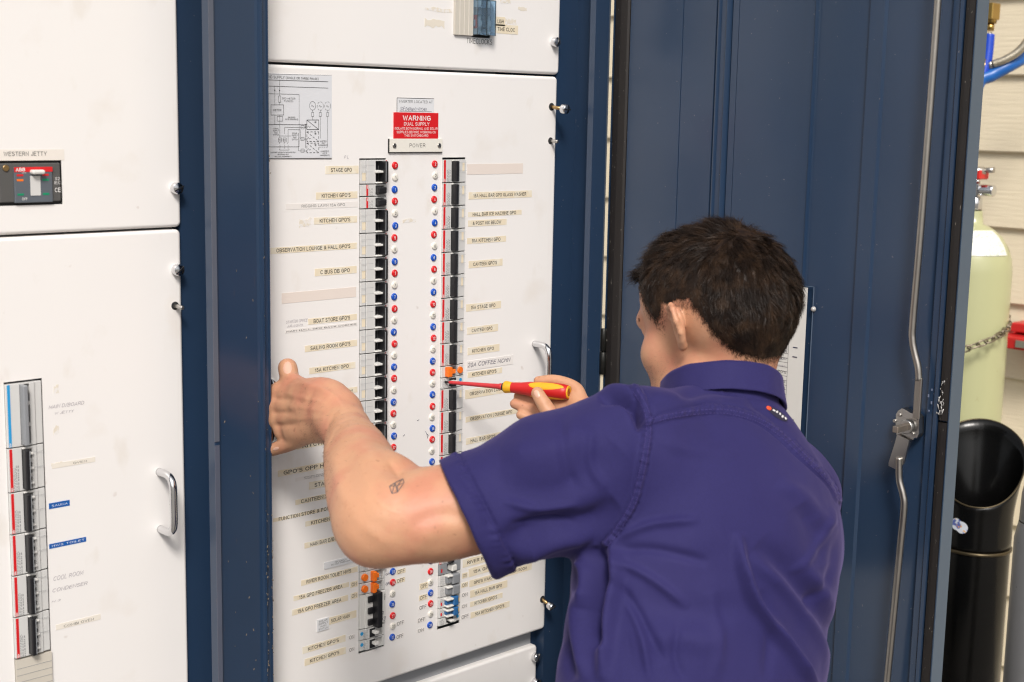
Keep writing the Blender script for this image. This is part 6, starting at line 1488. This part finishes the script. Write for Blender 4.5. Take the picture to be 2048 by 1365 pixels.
# loose cloth: low and middle frequency billow
nzz = np.array([mnoise.fractal(Vector(p)*7.0, 1.0, 2.0, 3)*.0042 + mnoise.fractal(Vector((p[0], p[1], p[2]*.6))*26.0, 1.0, 2.0, 2)*.0011 for p in gv.tolist()])
gv2 = gv+GN*(disp+nzz)[:, None]
SHIRT = mat('purple work cotton', (.0190, .0158, .086, 1), .80, var=.16, vscale=420, sheen=.14, spec=.25)
mixin(SHIRT, (.028, .0235, .102, 1), 9, .45, .70, 5, amount=.5)
n_, l_ = SHIRT.node_tree.nodes, SHIRT.node_tree.links; bs = n_['Principled BSDF']; bs.inputs['Sheen Roughness'].default_value = .45; bs.inputs['Sheen Tint'].default_value = (.5, .4, .9, 1)
tcn = n_.new('ShaderNodeTexCoord'); prev = None
for sc, st_, di in ((34, .35, .003),):
    z_ = n_.new('ShaderNodeTexNoise'); z_.inputs['Scale'].default_value = sc; z_.inputs['Detail'].default_value = 2; b_ = n_.new('ShaderNodeBump'); b_.inputs['Strength'].default_value = st_; b_.inputs['Distance'].default_value = di
    l_.new(tcn.outputs['Object'], z_.inputs['Vector']); l_.new(z_.outputs['Fac'], b_.inputs['Height'])
    if prev: l_.new(prev.outputs[0], b_.inputs['Normal'])
    prev = b_
l_.new(prev.outputs[0], bs.inputs['Normal'])
shirt = plink('shirt', np_mesh('shirt', gv2.copy(), gf), SHIRT)
CNm = vnormals(cv, cf_); cnz = np.array([mnoise.fractal(Vector(p)*22, 1.0, 2.0, 2)*.0018 for p in cv.tolist()])
tcol = (cv-CB)@nka; cnz += -.0009*np.exp(-((tcol-.0155)/.0012)**2)
cv2 = cv+CNm*cnz[:, None]
plink('collar', np_mesh('collar', cv2.copy(), cf_), SHIRT, shirt)
# stitching thread along the seams
sh_bvh = BVHTree.FromPolygons([Vector(p) for p in gv2.tolist()], gf.tolist())
THR = mat('purple thread', (.062, .045, .20, 1), .6, var=.1)
m = MB()
for poly, wpx in seams:
    P2 = catm(poly, 24); 
    for off in (-.5, .5):
        acc = 0; on = True
        for i in range(0, len(P2)-2, 2):
            (x0_, y0_), (x1_, y1_) = P2[i], P2[min(i+2, len(P2)-1)]; d = math.hypot(x1_-x0_, y1_-y0_) or 1; nx_, ny_ = -(y1_-y0_)/d*wpx*off, (x1_-x0_)/d*wpx*off
            a_, na_ = hit(sh_bvh, x0_+nx_, y0_+ny_); b_, nb2 = hit(sh_bvh, x0_+nx_+(x1_-x0_)*.62, y0_+ny_+(y1_-y0_)*.62)
            if a_ is None or b_ is None or (a_-b_).length > .01 or (a_-b_).length < 1e-5: continue
            m.tube([a_+na_*.0002, b_+nb2*.0002], .0004, 4)
st_o = plink('stitching', m.mesh(), THR, shirt); st_o['kind'] = 'stuff'
# small embroidered mark on the right shoulder: orange-red dot and pale letters, partly folded away
def patch(px, py, a, b, ang, m_, nm, lift=.0008):
    mm = MB(); pts = oval(px, py, a, b, ang, 12); c0, n0 = hit(sh_bvh, px, py)
    if c0 is None: return None
    c = mm.b.verts.new(c0+n0*(lift*1.6)); vs = []
    for (x_, y_) in pts:
        p, nn = hit(sh_bvh, x_, y_)
        if p is None or (p-c0).length > .03: p, nn = c0, n0
        vs.append(mm.b.verts.new(p+nn*lift))
    for k in range(len(vs)): mm.b.faces.new((c, vs[k], vs[(k+1) % len(vs)]))
    return plink(nm, mm.mesh(), m_, shirt)
EMR = mat('red orange embroidery', (.70, .07, .015, 1), .6, var=.1); EMW = mat('white embroidery', (.70, .68, .70, 1), .6, var=.1); EMK = mat('dark embroidery backing', (.012, .010, .03, 1), .7)
patch(1555, 829, 24, 7, .62, EMK, 'embroidered_mark', .0006); patch(1537, 817, 5.5, 3.6, .5, EMR, 'embroidered_mark')
for (x_, y_, a_, b_, g_) in ((1547, 822, 3.2, 1.6, .5), (1553, 825, 2.2, 2.2, .3), (1559, 829, 2.6, 1.5, 1.2), (1564, 834, 2.2, 2.6, .4), (1570, 838, 3.0, 1.6, .9)): patch(x_, y_, a_, b_, g_, EMW, 'embroidered_letter', .0011)

# ---- trousers and boots (below the frame)
TR = mat('dark work trousers', (.02, .022, .03, 1), .8, var=.2)
hips = T(0, .02, -.70); legsP = []
def leg(s, fx):
    hp = hips+bl*.085*s; ft = np.array([hp[0]+fx, hp[1]-.02+.02*s, GZ+.10]); kn = (hp+ft)/2+bfw*.05; return hp, kn, ft
ls = [leg(1, -.02), leg(-1, .03)]
def trs(P):
    d = ell(hips+bu*.02, (.165, .120, .14), TB)(P)
    for hp, kn, ft in ls: d = smin(d, chain([hp, kn, ft], [.095, .070, .058], .03)(P), .03)
    return smax(d, (P-(hips+bu*.10))@bu, .003)
al = np.array([p for l in ls for p in l]+[hips]); tv, tf = surfnets(trs, al.min(0)-.2, al.max(0)+.2, .010, slack=2)
plink('trousers', np_mesh('trousers', tv, tf), TR)
for hp, kn, ft in ls:
    ff = bfw.copy(); ff[2] = 0; ff /= np.linalg.norm(ff); toe = ft+ff*.19
    def bt_(P): return smax(smin(chain([ft, np.array([ft[0], ft[1], GZ+.05])], [.055, .052], .02)(P), cap(np.array([ft[0], ft[1], GZ+.045]), np.array([toe[0], toe[1], GZ+.04]), .052, .045)(P), .03), -(P[:, 2]-(GZ+.002)), .003)
    bv, bf_ = surfnets(bt_, np.minimum(ft, toe)-.12-np.array([0, 0, .05]), np.maximum(ft, toe)+.12, .007, slack=2)
    plink('boot', np_mesh('boot', bv, bf_), BLACK)

# ---- screwdriver in the right hand
sdv = thing('screwdriver', 'red and yellow insulated screwdriver held in the right hand, tip in the board', 'screwdriver', tuple(TIP))
def S(px_frac): return Vector((BUT-TIP)*px_frac)
Lsd = float(np.linalg.norm(BUT-TIP)); ax_ = Vector(DD)
RSD = mat('red insulated grip', (.52, .012, .012, 1), .44, var=.05, vscale=60); YSD = mat('yellow rubber grip', (.74, .38, .01, 1), .52, var=.08, vscale=70); mixin(YSD, (.35, .20, .05, 1), 160, .66, .72, 2, amount=.6)
RSH_ = mat('matt red shaft sleeve', (.50, .03, .035, 1), .5, var=.08, vscale=60)
m = MB(); m.box(-.0004, .0004, -.0017, .0017, 0, .012, M=ax_.to_track_quat('Z', 'Y').to_matrix().to_4x4()); m.lathe([(.0017, .008), (.0019, .016)], (0, 0, 0), ax_, 12, cap=True); m.build('blade_tip', mat('dark steel blade', (.06, .06, .065, 1), .35, .9), sdv)
# photo fractions along the axis
tt = np.linspace(0, 1, 400); qq = toPx(TIP+(BUT-TIP)*tt[:, None])[:, 0]; fr = lambda px: float(np.interp(px, qq, tt))*Lsd
m = MB(); m.lathe([(.0020, fr(898)), (.0026, fr(901)), (.0030, fr(925)), (.0038, fr(985)), (.0042, fr(997)), (.0052, fr(1001)), (.0054, fr(1006))], (0, 0, 0), ax_, 20, cap=True); m.build('insulated_shaft', RSH_, sdv)
m = MB(); m.lathe([(.0060, fr(1005)), (.0066, fr(1007.5)), (.0060, fr(1009))], (0, 0, 0), ax_, 20); m.build('black_ring', BLACK, sdv)
m = MB(); m.lathe([(.0050, fr(1007)), (.0085, fr(1009)), (.0096, fr(1012)), (.0090, fr(1017)), (.0082, fr(1024))], (0, 0, 0), ax_, 28); m.build('yellow_collar', YSD, sdv)
gp_ = [(.0080, fr(1023)), (.0084, fr(1030)), (.0090, fr(1042)), (.0112, fr(1060)), (.0122, fr(1080)), (.0125, fr(1105)), (.0118, fr(1125)), (.0102, fr(1136)), (.0060, fr(1139)), (.0005, fr(1140))]
m = MB(); m.lathe([(r_*1.0, z_) for r_, z_ in gp_], (0, 0, 0), ax_, 40); gr = m.build('grip', RSD, sdv)
# yellow soft panels laid on the grip
qd = ax_.to_track_quat('Z', 'Y').to_matrix(); vv = (CAM-Vector(TIP)); vv = (vv-ax_*vv.dot(ax_)).normalized(); up_ = ax_.cross(vv); up_ = up_ if up_.z > 0 else -up_
def grip_r(z): return float(np.interp(z, [p[1] for p in gp_], [p[0] for p in gp_]))
for a_c in (R(38), R(-82), R(158)):
    m = MB(); z0g, z1g = fr(1060), fr(1132); N1, N2 = 18, 9; rows = []
    for i in range(N1+1):
        t = i/N1; z_ = z0g+(z1g-z0g)*t; hw = .62*(math.sin(math.pi*min(1, t*1.0)**.8)**.55 if 0 < t < 1 else 0); row = []
        for j in range(N2+1):
            a = a_c+hw*(2*j/N2-1); r_ = grip_r(z_)+.0007*math.sin(math.pi*j/N2)**.3*(math.sin(math.pi*t)**.3 if 0 < t < 1 else 0)-.0001
            row.append(m.b.verts.new(ax_*z_+vv*(r_*math.cos(a))+up_*(r_*math.sin(a))))
        rows.append(row)
    for i in range(N1):
        for j in range(N2): f = m.b.faces.new((rows[i][j], rows[i+1][j], rows[i+1][j+1], rows[i][j+1])); f.smooth = True
    m.build('soft_grip_panel', YSD, sdv)
m = MB(); m.lathe([(.0098, fr(1136.5)), (.0100, fr(1138)), (.0070, fr(1140.5)), (.0005, fr(1141))], (0, 0, 0), ax_, 24); m.build('end_cap', YSD, sdv)
